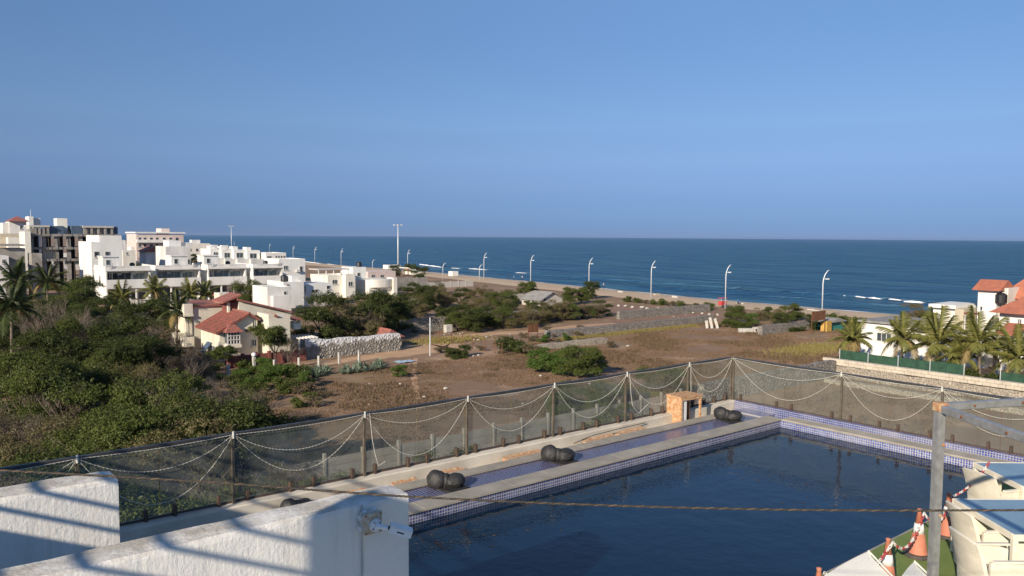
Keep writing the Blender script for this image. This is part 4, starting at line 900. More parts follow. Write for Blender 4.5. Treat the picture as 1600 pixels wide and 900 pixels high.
for i, (u, v, h, ln, lab) in enumerate(PR_):
    p = onX(u, v, 81.5); palm((81.5, p.y), h + 1.1, lab, None, ln * 1.14, 'light', 19, (RV.uniform(-.3, .3), RV.uniform(-.3, .3)), i)
for i, (u, v, h, lab) in enumerate([(190, 512, 4.5, 'coconut palm with yellowed fronds before the white townhouse veranda'), (238, 512, 5.6, 'tall coconut palm at the joint of two townhouses'), (293, 505, 4.6, 'coconut palm left of the villa flat roof'), (322, 503, 4.4, 'coconut palm above the villa flat roof'), (277, 552, 5.0, 'small palm beside the villa balcony'),
      (30, 520, 7.5, 'dark coconut palm before the old grey houses'), (75, 505, 6.5, 'dark coconut palm beside the tall green tree'), (20, 600, 7.0, 'shaded dark coconut palm in the left scrub')]):
    p = onz(u, v); palm(p, h, lab, None, 2.6 if i < 5 else 3.3, 'light' if i in (0, 1, 2, 3) else 'dark', 15, (RV.uniform(-.5, .5), RV.uniform(-.5, .5)), 20 + i)

# grass stuff
def grass(name, label, pts, h, mat, blades=3, cat='grass'):
    rg = np.random.default_rng(len(pts)); n = len(pts) * blades; P = np.repeat(np.array(pts), blades, 0) + rg.normal(size=(n, 2)) * h * .35
    a = rg.uniform(0, 2 * np.pi, n); w = h * .16; hh = h * rg.uniform(.5, 1.2, n); ln = rg.normal(size=(n, 2)) * h * .35
    z0 = np.zeros(n)
    A = np.stack([P[:, 0] - np.cos(a) * w, P[:, 1] - np.sin(a) * w, z0], 1); B = np.stack([P[:, 0] + np.cos(a) * w, P[:, 1] + np.sin(a) * w, z0], 1); C_ = np.stack([P[:, 0] + ln[:, 0], P[:, 1] + ln[:, 1], hh], 1)
    V = np.stack([A, B, C_], 1).reshape(-1, 3); return link(name, npmesh(name, V, np.arange(len(V)).reshape(-1, 3), mat), None, None, 0, None, label, cat, None, 'stuff')
RG = np.random.default_rng(5)
def scatter(n, x0, x1, y0, y1, fn, thr):
    X = RG.uniform(x0, x1, n); Y = RG.uniform(y0, y1, n); out = []
    for x, y in zip(X, Y):
        if fn(x, y) and noise.noise((x * .13, y * .13, 0)) + .45 * noise.noise((x * .5, y * .5, 3)) > thr: out.append((x, y))
    return out
def infield(x, y):
    if y < 40 and x > 75: return False
    return y < 79 and x > 19 + max(0, (y - 55)) * .35 and not (36 < x < 60 and y > 72)
pts = scatter(150000, 19, 110, 24, 79, infield, -.3)
grass('dry_grass', 'dry brown grass covering the open field', pts, .13, grassm, 3)
pts = scatter(60000, 19, 110, 24, 79, infield, .12)
grass('dark_dry_grass', 'patches of darker withered grass in the open field', pts, .24, grassd, 3)
pts = [(RG.uniform(71, 100), 78.2 - abs(RG.normal()) * .8) for _ in range(2500)] + [(RG.normal(91, 4), RG.normal(52, 1.6)) for _ in range(1600)] + [(RG.normal(58, 3), RG.normal(86, 1.5)) for _ in range(900)]
grass('yellow_green_grass', 'yellow green grass along the rubble wall and fence corner', pts, .30, grassy, 3)

# ------------------------------------------------------------------ walls in the landscape
def rwall(label, x0, x1, y0, y1, h, mat, along='x', name='rubble_wall', capmat=None, slope=0, cat='wall', z0=0):
    n = max(8, int(((x1 - x0) if along == 'x' else (y1 - y0)) / .8)); vs_ = []
    for i in range(n + 1):
        t = i / n; hh = h * (1 - slope * t) + .16 * noise.noise((t * n * .6, x0, y0)); j = .06 * noise.noise((t * n * .8, 3, y0))
        if along == 'x': vs_ += [(x0 + (x1 - x0) * t, y0 + j - .08, z0), (x0 + (x1 - x0) * t, y0 + j, hh), (x0 + (x1 - x0) * t, y1 + j, hh + .03), (x0 + (x1 - x0) * t, y1 + j + .08, z0)]
        else: vs_ += [(x0 + j - .08, y0 + (y1 - y0) * t, z0), (x0 + j, y0 + (y1 - y0) * t, hh), (x1 + j, y0 + (y1 - y0) * t, hh + .03), (x1 + j + .08, y0 + (y1 - y0) * t, z0)]
    fs = [(i * 4 + j, i * 4 + j + 1, (i + 1) * 4 + j + 1, (i + 1) * 4 + j) for i in range(n) for j in range(3)] + [(0, 1, 2, 3), (n * 4 + 3, n * 4 + 2, n * 4 + 1, n * 4)]
    return MB().add(vs_, fs).build(name, mat, label=label, cat=cat)
rwall('low grey rubble wall before the bare soil plot', 70.5, 108, 79.6, 80.2, 1.0, rub_dark)
rwall('high dark rubble wall behind the bare soil plot', 97, 122, 91, 91.6, 1.35, rub_dark)
rwall('pale rubble wall behind the bushes at the track', 57, 92, 96.0, 96.5, 2.0, rub_dark)
rwall('whitewashed rubble wall along the sandy track', 36.5, 48.6, 81.9, 82.4, 2.1, rub_white)
rwall('broken low stone bank beside the rusty board', 60.5, 74, 71.5, 72.2, .7, rub_light)
rwall('rubble wall across the field seen through the corner glass', 53, 74.5, 40, 40.6, 1.7, rub_dark)
rwall('low rubble wall behind the dark green hedge', 98, 116, 64.0, 64.6, 1.3, rub_dark, 'x')
bw = thing('boundary_wall', 'long stone boundary wall with pale block top below the palms', 'wall')
o = rwall('x', 74.6, 75.3, 2, 42, 1.15, rub_light, 'y'); del o['label']; del o['category']; o.name = 'rubble_base'; o.parent = bw
rg = random.Random(2); bm1 = MB().box(-.3, .3, -.29, .29, -.15, .15, .03).mesh('block', chalk)
blk = M('pale_block', (.56, .50, .40), (.44, .39, .31), 1.1, .9, .3, 8, .02); bm1.materials[0] = blk
for r_ in range(2):
    for i in range(64):
        o = link('block', bm1, bw, (74.95 + rg.uniform(-.015, .015), 2.4 + i * .612 + (r_ * .3), 1.36 + r_ * .305), R(90), (1, 1.12, 1)); o.rotation_euler = (rg.uniform(-.01, .01), rg.uniform(-.01, .01), R(90) + rg.uniform(-.02, .02))
rwall('lower rubble footing wall along the field side of the boundary', 70.5, 71.0, 2, 39, .45, rub_light, 'y')
# precast post fence seen through the glass
pf = thing('concrete_post_fence', 'grey precast concrete fence with posts seen through the glass', 'fence')
for i in range(16):
    x = 14 + i * 2.4; BX(pf, 'post', greyc, x - .09, x + .09, 39.9, 40.1, 0, 1.75, .02)
    if i < 15:
        for z in (.05, .52, .99): BX(pf, 'panel', greyc, x + .1, x + 2.3, 39.96, 40.02, z, z + .45)
# white guard posts along the track
for i, (u, v) in enumerate([(357, 590), (397, 585), (429, 582), (467, 578), (498, 575), (530, 569), (561, 566)]):
    p = onz(u, v); t = thing('concrete_post', 'whitewashed concrete post in the row along the sandy track', 'post', 'posts along the track', (p.x, p.y, 0), RV.uniform(0, 1))
    MB().box(-.11, .11, -.11, .11, 0, 1.25, .02).build('shaft', chalk, t); MB().box(-.13, .13, -.13, .13, 1.252, 1.30, .01).build('cap', chalk, t)
# fence of rusty posts by the track
wf = thing('wire_fence', 'sagging wire fence on thin rusty posts by the sandy track', 'fence')
fp = [onz(u, v) for u, v in [(686, 536), (705, 538), (722, 541), (738, 545), (757, 550), (773, 553), (784, 558)]]
for p in fp: MB().tube([(p.x, p.y, 0), (p.x + .05, p.y, 1.7)], .05, 5).build('post', rustd, wf)
for z in (.6, 1.1, 1.55):
    for a, b_ in zip(fp, fp[1:]): MB().tube([a + Vector((0, 0, z)), (a + b_) / 2 + Vector((0, 0, z - .06)), b_ + Vector((0, 0, z))], .012, 3, False).build('wire', rustd, wf)
p = onz(672, 556); wp = thing('white_pole', 'thin white pole standing at the bend of the sandy track', 'pole', None, (p.x, p.y, 0))
MB().tube([(0, 0, -.1), (0, 0, 4.4)], .07, 10).build('shaft', lampm, wp); MB().tube([(0, 0, 4.4), (0, 0, 4.48)], .085, 10).build('cap', lampm, wp)
def board(u0, u1, vb, vt, vg, label):
    a = onz(u0, vg); b_ = onY(u1, vg, a.y); z0 = onY(u0, vb, a.y).z; z1 = onY(u0, vt, a.y).z
    t = thing('metal_board', label, 'sign board')
    n = 5; w = (b_.x - a.x) / n
    for i in range(n): BX(t, 'sheet', rustd, a.x + i * w + .02, a.x + (i + 1) * w - .02, a.y - .02 - .02 * (i % 2), a.y + .01, z0, z1)
    for x in (a.x + .06, b_.x - .06): BX(t, 'leg', rustd, x - .04, x + .04, a.y + .02, a.y + .09, 0, z1)
    for z in (z0 + .1, z1 - .15): BX(t, 'frame_bar', rustd, a.x, b_.x, a.y + .011, a.y + .05, z, z + .06)
board(825, 841, 520, 507, 535, 'rusty brown metal board on two legs beside the bare plot'); board(1268, 1289, 502, 487, 522, 'rusty red metal board on legs beside the dark hedge')
p = onz(1114, 513)
for i, (dx, w, h, tl_) in enumerate([(-.9, .35, 1.2, 8), (-.15, .42, 1.7, 14), (.75, .42, 1.6, 22)]):
    o = BX(None, 'stone_slab', chalk, -.21, .21, -.06, .06, 0, h, .02, loc=(p.x + dx * .8, p.y - dx * .6, 0), label=['shortest pale slab propped in the leaning trio', 'tallest pale slab in the middle of the leaning trio', 'strongly leaning pale slab of the trio by the rubble wall'][i], cat='slab'); o.rotation_euler = (R(-10), R(-tl_ * .7), -YAW)
# rubble heap row and litter
lt = random.Random(8)
def lump_mesh(seed, mat):
    rg = random.Random(seed); vs_ = []; n = 7
    for i in range(5):
        ph = math.pi * i / 4
        for j in range(n): th = 6.283 * j / n; w = 1 + rg.uniform(-.25, .25); vs_.append((math.sin(ph) * math.cos(th) * w * .5, math.sin(ph) * math.sin(th) * w * .4, .25 + .28 * math.cos(ph) * w))
    return MB().add(vs_, [(i * n + j, (i + 1) * n + j, (i + 1) * n + (j + 1) % n, i * n + (j + 1) % n) for i in range(4) for j in range(n)]).mesh('lump', mat)
LM = [lump_mesh(i, chalk) for i in range(3)]
for i in range(46):
    u, v = lt.choice([(lt.uniform(690, 800), lt.uniform(520, 545)), (lt.uniform(560, 1000), lt.uniform(540, 640)), (lt.uniform(930, 1100), lt.uniform(486, 500))]); p = onz(u, v)
    link('loose_stone', LM[i % 3], None, (p.x, p.y, -.03), lt.uniform(0, 6), lt.uniform(.15, .42), 'pale loose stone lying on the dry ground', 'stone', 'loose stones on the ground')
for i in range(14):
    p = onz(965 + i * 12 + lt.uniform(-3, 3), 479 + i * 1.1)
    link('white_boulder', LM[i % 3], None, (p.x, p.y, 0), lt.uniform(0, 6), lt.uniform(.55, 1.0), 'white boulder in the line behind the dark rubble wall', 'boulder', 'white boulders behind the rubble wall')
p = onz(700, 520); wb = BX(None, 'concrete_block', chalk, -.6, .6, -.35, .35, 0, 1.2, .08, loc=(p.x, p.y, 0), label='broken white concrete block by the track bushes', cat='block')

# ------------------------------------------------------------------ street lamps, masts
def lamp(u, v, label, group, h=8.6, arm=True, z=0):
    p = onz(u, v, z); t = thing('street_lamp', label, 'street lamp', group, (p.x, p.y, z), -YAW)
    MB().tube([(0, 0, -.2), (0, 0, h * .74), (.06, 0, h * .82), (.30, 0, h * .91), (.72, 0, h * .985), (.98, 0, h)], [.115, .105, .10, .085, .07, .055], 8).build('pole', lampm, t, True)
    BX(t, 'base_plate', steel, -.2, .2, -.2, .2, 0, .05)
    if arm: MB().tube([(.1, 0, h * .82), (.42, 0, h * .825)], .05, 6).build('arm', lampm, t); BX(t, 'lamp_head', lampm, .40, 1.0, -.13, .13, h * .815, h * .84, .02)
    return t
G = 'street lamps along the beach'
for u, v in [(756, 437), (829, 446), (920, 456), (1017, 467), (1133, 482), (1284, 502)]: lamp(u, v, 'tall curved white street lamp along the beach sand', G, 8.7)
lamp(637, 424, 'tall curved white street lamp beside the floodlight mast', None, 8.6)
for u, v, h in [(533, 416, 6.5), (492, 410, 6.5), (458, 406, 6.5), (421, 396, 6.0), (366, 390, 6)]: lamp(u, v, 'small far street lamp rising behind the white townhouses', 'far street lamps behind the townhouses', h + 1.5)
for u, v, h in [(582, 422, 4.2), (692, 436, 5.2), (749, 438, 5), ]: lamp(u, v, 'short pale lamp pole near the beach huts', 'short lamp poles near the huts', h, False)
def mast(u, vt, vg, label):
    p = onz(u, vg); d = (p - CC).dot(fw); h = 14 - (vt - 368.5 - (u - 800) * .0069) * d / F
    t = thing('floodlight_mast', label, 'mast', None, (p.x, p.y, 0)); MB().tube([(0, 0, 0), (0, 0, h)], [.32, .16], 10).build('shaft', lampm, t, True)
    MB().tube([(1.6 * math.cos(a_), 1.6 * math.sin(a_), h - .25) for a_ in [i * math.pi / 8 for i in range(17)]], .07, 5).build('ring', steel, t)
    for i in range(6): a_ = i * 1.047; BX(t, 'floodlight', lampm, 1.6 * math.cos(a_) - .3, 1.6 * math.cos(a_) + .3, 1.6 * math.sin(a_) - .3, 1.6 * math.sin(a_) + .3, h - .45, h + .05)
    for i in range(3): a_ = i * 2.094; MB().tube([(0, 0, h - .2), (1.6 * math.cos(a_), 1.6 * math.sin(a_), h - .25)], .05, 4).build('spoke', steel, t)
mast(622, 350, 424, 'tall floodlight mast with ring of lamps near the beach'); mast(362, 352, 398, 'distant tall mast rising behind the white townhouses')

# ------------------------------------------------------------------ buildings
def fr(u0, v0, u1, v1, Y):
    vm = (v0 + v1) / 2; um = (u0 + u1) / 2
    return onY(u0, vm, Y).x, onY(u1, vm, Y).x, onY(um, v1, Y).z, onY(um, v0, Y).z
def window(par, x0, x1, Y, z0, z1, nx=2, fm=None, sill=True, glassmat=None):
    """window on a face that looks to -Y; frame proud of wall, pane behind it"""
    fm = fm or framem; w = MB(); t = .07
    w.box(x0, x1, Y - .06, Y - .002, z1 - t, z1); w.box(x0, x1, Y - .06, Y - .002, z0, z0 + t); w.box(x0, x0 + t, Y - .06, Y - .002, z0 + t, z1 - t); w.box(x1 - t, x1, Y - .06, Y - .002, z0 + t, z1 - t)
    for i in range(1, nx): x = x0 + (x1 - x0) * i / nx; w.box(x - t / 2, x + t / 2, Y - .055, Y - .003, z0 + t, z1 - t)
    if sill: w.box(x0 - .1, x1 + .1, Y - .16, Y - .004, z0 - .1, z0 - .003)
    o = w.build('window', fm, par); BX(o, 'pane', glassmat or winm, x0 + t, x1 - t, Y - .025, Y - .004, z0 + t, z1 - t); return o
def windowX(par, X, y0, y1, z0, z1, ny=2, fm=None):
    fm = fm or framem; w = MB(); t = .07
    w.box(X - .06, X - .002, y0, y1, z1 - t, z1); w.box(X - .06, X - .002, y0, y1, z0, z0 + t); w.box(X - .06, X - .002, y0, y0 + t, z0 + t, z1 - t); w.box(X - .06, X - .002, y1 - t, y1, z0 + t, z1 - t)
    for i in range(1, ny): y = y0 + (y1 - y0) * i / ny; w.box(X - .055, X - .003, y - t / 2, y + t / 2, z0 + t, z1 - t)
    o = w.build('window', fm, par); BX(o, 'pane', winm, X - .025, X - .004, y0 + t, y1 - t, z0 + t, z1 - t); return o
def block(par, u0, v0, u1, v1, Y, dep, mat, base=None, name='wall', parapet=.0):
    x0, x1, z0, z1 = fr(u0, v0, u1, v1, Y)
    if base is not None: z0 = base
    if parapet:
        mb = MB(); mb.box(x0, x1, Y, Y + dep, z0, z1 - parapet); w = .18; za = z1 - parapet + .001
        mb.box(x0, x1, Y, Y + w, za, z1); mb.box(x0, x1, Y + dep - w, Y + dep, za, z1); mb.box(x0, x0 + w, Y + w + .001, Y + dep - w - .001, za, z1); mb.box(x1 - w, x1, Y + w + .001, Y + dep - w - .001, za, z1)
        mb.build(name, mat, par)
    else: BX(par, name, mat, x0, x1, Y, Y + dep, z0, z1)
    return x0, x1, z0, z1
def pwin(par, u0, v0, u1, v1, Y, nx=2, **k): x0, x1, z0, z1 = fr(u0, v0, u1, v1, Y); return window(par, x0, x1, Y, z0, z1, nx, **k)

# townhouse row
def townhouse(u0, u1, Y, label, head=True, var=0, dep=11, dark=False):
    x0, x1, _, _ = fr(u0, 430, u1, 440, Y); t = thing('townhouse', label, 'house', None)
    w = MB(); w.box(x0, x1, Y + 1.8, Y + dep, 0, 3.35); w.box(x0, x0 + .25, Y + .15, Y + 1.799, 0, 3.35); w.box(x1 - .25, x1, Y + .15, Y + 1.799, 0, 3.35)
    w.box(x0, x1, Y + 2.6, Y + dep, 3.62, 6.75); w.box(x0, x0 + .25, Y + .4, Y + 2.599, 3.62, 6.75); w.box(x1 - .3, x1, Y + .4, Y + 2.599, 3.62, 6.75)
    w.build('wall', white, t)
    BX(t, 'balcony_slab', white, x0 - .05, x1 + .05, Y, Y + dep - .1, 3.36, 3.615)
    w = MB(); w.box(x0, x1, Y, Y + .14, 3.62, 5.1); w.box(x0, x0 + .14, Y + .141, Y + .38, 3.62, 5.1); w.build('balcony_parapet', white, t)
    BX(t, 'roof_slab', white, x0 - .1, x1 + .1, Y + .1, Y + dep + .1, 6.755, 7.15)
    w = MB(); w.box(x0, x1, Y + .35, Y + .5, 7.155, 7.7); w.box(x0, x0 + .15, Y + .502, Y + dep, 7.155, 7.7); w.build('roof_parapet', white2, t)
    mid = (x0 + x1) / 2; W = x1 - x0
    window(t, x0 + .4, x0 + W * .62, Y + 2.6, 3.7, 6.3, 4, sill=False, glassmat=(winm if dark else verg)); window(t, x0 + W * .66, x1 - .5, Y + 2.6, 3.7, 6.2, 2, sill=False, glassmat=verg)
    window(t, x0 + .5, x0 + W * .55, Y + 1.8, .1, 3.1, 3, sill=False); window(t, x0 + W * .58, x1 - .6, Y + 1.8, .9, 2.5, 2)
    for k in range(1, 3): BX(t, 'column', white, x0 + W * k / 3 - .13, x0 + W * k / 3 + .13, Y + .2, Y + .46, 0, 3.355)
    windowX(t, x0, Y + 5, Y + 6.2, 4.4, 5.7)
    if head:
        a = x0 + (.2 if var == 0 else W * .45); BX(t, 'stair_head', white2, a, a + W * .36, Y + 3.5, Y + 8, 7.155, 9.4); BX(t, 'stair_head_roof', white2, a - .15, a + W * .36 + .15, Y + 3.3, Y + 8.2, 9.405, 9.6)
        window(t, a + .5, a + 1.3, Y + 3.5, 7.8, 8.9, 1)
    MB().lathe([(.02, 0), (.5, 0), (.52, .3), (.5, .35), (.52, .7), (.4, .95), (.12, 1.05)], (x0 + W * .75, Y + 6, 7.155), 14).build('roof_tank', tank, t, True)
    for q in (.30, .62): BX(t, 'air_conditioner', framem, x0 + W * q, x0 + W * q + .8, Y + 2.25, Y + 2.58, 5.9, 6.45)
    MB().tube([(x1 - .12, Y + .06, .1), (x1 - .12, Y + .06, 3.3)], .05, 5).build('drain_pipe', steel, t)
    w = MB(); w.box(x0 + .2, x1 - .2, Y + .30, Y + .35, .95, 1.02)
    for q in range(14): xq = x0 + .3 + (W - .6) * q / 13; w.box(xq - .02, xq + .02, Y + .31, Y + .34, .05, .95)
    w.build('veranda_railing', white2, t)
    ld = MB(); xl = x0 + W * (.12 if var == 0 else .86)
    for s_ in (-.22, .22): ld.tube([(xl + s_, Y + .7, 5.1), (xl + s_ , Y + .02, 8.3)], .035, 5)
    for k in range(9): f_ = k / 8; ld.tube([(xl - .22, Y + .7 - .68 * f_, 5.2 + 3 * f_), (xl + .22, Y + .7 - .68 * f_, 5.2 + 3 * f_)], .025, 4)
    ld.build('ladder', steel, t); return t
townhouse(166, 236, 165, 'white townhouse at the left end of the row, ladder on its balcony', True, 0, dark=True)
townhouse(244, 314, 166, 'second white townhouse from the tall grey building, behind palms', True, 1)
townhouse(326, 386, 166, 'white townhouse in the row behind the villa dormer', True, 0)
townhouse(396, 443, 165, 'white townhouse at the end of the row beside boxy houses', False, 1)

def simple(label, parts, name='house', wins=(), roofs=(), cat='house'):
    t = thing(name, label, cat)
    for (u0, v0, u1, v1, Y, dep, mat, kw) in parts: block(t, u0, v0, u1, v1, Y, dep, mat, **kw)
    for w in wins: pwin(t, *w)
    return t
simple('tall plain white house with two square windows beside the unfinished frame', [(143, 378, 191, 416, 186, 14, white, dict(base=0)), (155, 368, 190, 378, 186.02, 13.9, white, dict(name='upper_wall'))], wins=[(147, 393, 155, 402, 186, 1), (164, 393, 172, 400, 186, 1)])
simple('white house with wide shaded wall behind the townhouse row', [(259, 385, 298, 415, 200, 9, white2, dict(base=0, parapet=.6)), (264, 376, 283, 386.5, 203, 5, white, dict(name='stair_head')), (283, 379, 301, 386.5, 203.5, 4, white2, dict(name='tank_room'))], wins=[(285, 405, 289, 411, 200, 1), (293, 405, 297, 413, 200, 1)])
t = simple('pale pink apartment block with balconies, far behind the townhouses', [(213, 366, 287, 395, 300, 14, pink, dict(base=0)), (252, 357, 265, 366.5, 304, 7, pink, dict(name='stair_head'))], 'apartment_block', cat='building')
for u in (216, 224, 234, 243, 254, 264, 274): pwin(t, u, 371, u + 5, 376, 300, 1); pwin(t, u, 381, u + 5, 386, 300, 1)
x0, x1, z0, z1 = fr(213, 377, 268, 379, 300); BX(t, 'balcony', white, x0, x1, 298.6, 299.99, z0, z1 + .6); x0, x1, z0, z1 = fr(211, 364.5, 289, 366, 300); BX(t, 'roof_slab', white, x0, x1, 299.5, 314.5, z0 + .3, z1 + .45)
# row behind
for i, (u0, v0, u1, v1, lab) in enumerate([(329, 389, 346, 410, 'white cubic house at the left of the back row'), (346, 390, 365, 410, 'white cubic house second in the back row, with terrace'), (365, 390, 386, 410, 'white cubic house in the middle of the back row'), (386, 391, 407, 410, 'white cubic house in the back row beside the four window house')]):
    t = thing('row_house', lab, 'house'); x0, x1, z0, z1 = block(t, u0, v0, u1 - 1, v1, 228 - i * 1.0, 9, white, base=0)
    BX(t, 'terrace_wall', white2, x0, x1 + .3, 225.0 - i, 227.9 - i, 0, z1 - 2.6); window(t, x0 + .8, x0 + (x1 - x0) * .75, 228 - i, z1 - 2.4, z1 - .9, 2)
    BX(t, 'roof_block', white, x0 + .2, x0 + 1.6, 229 - i, 232 - i, z1 + .002, z1 + .9)
t = simple('white house with four narrow windows ending the back row', [(415, 395, 447, 412, 222, 10, white, dict(base=0, parapet=.5))]); 
for k in range(4): pwin(t, 430 + k * 4.2, 399.5, 433 + k * 4.2, 404.5, 222, 1)
pwin(t, 417, 400, 424, 405, 222, 2)
t = simple('white two storey house with air conditioner behind the boxy houses', [(436, 404.5, 477, 436, 176, 9, white, dict(base=0, parapet=.4))]); pwin(t, 443, 415, 450, 422, 176, 2); pwin(t, 468, 416, 473, 424, 176, 1)
x0, x1, z0, z1 = fr(462, 422, 465, 425, 176); BX(t, 'air_conditioner', framem, x0, x0 + .9, 175.4, 175.99, z0, z0 + .6)
simple('white shaded boxy house behind the villa', [(418, 448, 455, 490, 131, 7, white2, dict(base=0, parapet=.3)), (427, 462, 455, 470, 129.8, 1.19, white2, dict(name='porch', base=0))], wins=[(443, 455, 448, 461, 131, 1)])
simple('white boxy house with narrow window beside the cream houses', [(443, 440, 475, 480, 142, 8, white, dict(base=0, parapet=.5)), (456, 431, 476, 440.5, 144, 4, white, dict(name='roof_room')), (475.5, 443, 520, 480, 143, 7, white, dict(base=0))], wins=[(447, 444, 452, 450, 142, 1), (475.9, 446, 478, 456, 143, 1), (487, 452, 497, 458, 143, 2), (510, 446, 516, 452, 143, 1)])
p = onY(447, 432, 145); tk = thing('water_tank', 'black water tank on the boxy white house roof', 'water tank', None, (p.x, 146, onY(447, 440, 146).z))
MB().lathe([(.02, 0), (.62, 0), (.64, .25), (.62, .3), (.64, .6), (.62, .65), (.64, 1.0), (.5, 1.2), (.2, 1.3)], (0, 0, 0), 16).build('tank_body', tank, tk, True); MB().lathe([(.2, 1.3), (.2, 1.38), (.02, 1.39)], (0, 0, 0), 12).build('lid', tank, tk)
t = simple('cream house with pergola terrace and square tower', [(512, 430, 556, 470, 160, 9, cream, dict(base=0, parapet=.4)), (540, 428, 555, 462, 158.5, 1.49, cream, dict(name='bay', base=0)), (552, 417.5, 572, 470, 166, 6, white, dict(base=0, name='tower'))])
x0, x1, z0, z1 = fr(497, 420, 546, 424, 161); BX(t, 'pergola_roof', chalk, x0, x1, 161, 166, z1 - .25, z1)
for k in range(5): x = x0 + .2 + (x1 - x0 - .4) * k / 4; BX(t, 'pergola_post', white, x - .08, x + .08, 161.1, 161.26, onY(520, 431, 161).z, z1 - .252)
pwin(t, 519, 437, 527, 444, 160, 2); pwin(t, 544, 440, 551, 447, 158.5, 2); pwin(t, 558, 426, 563, 432, 166, 1)
tk2 = thing('water_tank', 'black water tank on top of the cream house tower', 'water tank', None, (onY(561, 414, 168).x, 168, onY(561, 417.4, 168).z)); link('tank_body', bpy.data.meshes['tank_body'], tk2)
t = simple('cream house with curved balcony front near the beach', [(577, 437, 612, 475, 158, 8, cream, dict(base=0))]); 
x0, x1, z0, z1 = fr(578, 437, 612, 450, 158); mb = MB(); cxm = (x0 + x1) / 2; rad = (x1 - x0) / 2
for (za, zb) in ((z0 + .2, z1 + .1), (z0 - 3.0, z0 - 1.9)):
    arc = [(cxm + rad * math.cos(a_), 157.99 + .35 * -rad * math.sin(a_), za) for a_ in [math.pi * i / 14 for i in range(15)]]; MB().prism(arc, (0, 0, zb - za)).build('curved_balcony', cream, t)
pwin(t, 583, 453, 590, 459, 157.9, 2); pwin(t, 598, 453, 605, 459, 157.9, 2); BX(t, 'side_pilaster', cream, x1 - .1, x1 + .9, 157, 160, 0, z1 + .4)
simple('low pinkish house with flat roof beside the dark tree', [(575, 424, 618, 442, 190, 8, pink, dict(base=0))], wins=[(580, 429, 586, 434, 190, 2), (594, 429, 600, 434, 190, 2)])
simple('small white kiosk on the sand beside the floodlight mast', [(606, 414, 626, 425, 285, 4, white, dict(base=0))]); simple('white box hut on the beach sand', [(707, 424, 716, 433, 225, 2.5, white, dict(base=0))], 'hut', cat='hut')
t = thing('beach_shelter', 'low beach shelter with sloping red edged roof', 'shelter'); x0, x1, z0, z1 = fr(637, 420, 667, 428, 240); BX(t, 'wall', cream, x0 + 2, x1, 240, 245, 0, z0 + .8); MB().prism([(x0, 239.6, z1 + .5), (x0 + 2.2, 239.6, z1 - .3), (x1 + .3, 239.6, z1 - .5), (x1 + .3, 239.6, z1 - .8), (x0 + 2, 239.6, z1 - .6), (x0, 239.6, z1 + .2)], (0, 6, 0)).build('roof', cream, t); BX(t, 'roof_post', redwall, x0 + .1, x0 + .4, 240, 240.3, 0, z1 + .2)
for (u0, u1, v0, v1, Y, mt, lab) in [(620, 668, 434, 452, 172, greyc, 'grey plastered compound wall behind the cream house'), (668, 740, 440, 452, 176, chalk, 'long white compound wall before the beach'), (628, 662, 468, 473, 128, chalk, 'low white balustrade wall in the scrub'), (800, 842, 452, 457, 172, chalk, 'white wall left of the hut at the beach edge')]:
    t = thing('compound_wall', lab, 'wall'); x0, x1, z0, z1 = fr(u0, v0, u1, v1, Y); n = max(2, int((x1 - x0) / 2.5)); st = (x1 - x0) / n
    for i in range(n): BX(t, 'panel', mt, x0 + i * st + .12, x0 + (i + 1) * st - .12, Y, Y + .2, 0, z1); BX(t, 'pillar', mt, x0 + i * st - .119, x0 + i * st + .119, Y - .06, Y + .26, 0, z1 + .15)
# hut with grey gable roof
def hut(u0, u1, vb, vt, vr, label, roofm, wallm, dep=6, ridge_x=True):
    a = onz(u0, vb); x0, x1 = a.x, onY(u1, vb, a.y).x; Y = a.y; z1 = onY(u0, vt, Y).z; zr = onY(u0, vr, Y).z; t = thing('hut', label, 'hut')
    mid = (x0 + x1) / 2; MB().prism([(x0, Y, 0), (x1, Y, 0), (x1, Y, z1), (mid, Y, zr - .15), (x0, Y, z1)], (0, dep, 0)).build('wall', wallm, t)
    for s_ in (-1, 1):
        e = mid + s_ * ((x1 - x0) / 2 + .4); ze = z1 - .3; MB().prism([(mid, Y - .4, zr), (e, Y - .4, ze), (e, Y - .4, ze + .12), (mid, Y - .4, zr + .14)], (0, dep + .8, 0)).build('roof', roofm, t)
    window(t, x0 + .6, x0 + 1.4, Y, .9, 1.8, 1); return t
hut(845, 879, 479, 468, 458, 'white walled hut with weathered grey gable roof near the beach', thatch, chalk)
t = simple('low shed with pale blue sheet roof near the beach', [(933, 468, 955, 477, 132, 5, beige, dict(base=0))], 'shed', cat='shed'); x0, x1, z0, z1 = fr(930, 465, 958, 468, 131.6); BX(t, 'roof_sheet', bluesheet, x0, x1, 131.5, 138, z1 - .1, z1 + .02)
t = simple('white sheet lean-to beside the round tree', [(802, 460, 818, 474, 128, 3, chalk, dict(base=0))], 'shed', cat='shed'); x0, x1, z0, z1 = fr(818, 466, 824, 475, 128.5); BX(t, 'teal_panel', tealm, x0, x1, 128.6, 129.4, 0, z1)
t = simple('small red brown kiosk panel standing on the sand', [(1024, 463, 1031, 469, 128, .6, beige, dict(base=0))], 'kiosk', cat='kiosk')
t = simple('small teal and yellow hut beside the rusty sign', [(1300, 503, 1321, 520, 61, 3, tealm, dict(base=0)), (1292, 502, 1299.5, 520, 60.5, 1, ochre, dict(base=0, name='pillar'))], 'hut', cat='hut'); x0, x1, z0, z1 = fr(1298, 498, 1325, 503, 60.5); MB().prism([(x0, 60.5, z0), (x1, 60.5, z0), ((x0 + x1) / 2, 60.5, z1 + .1)], (0, 4, 0)).build('roof', thatch, t)
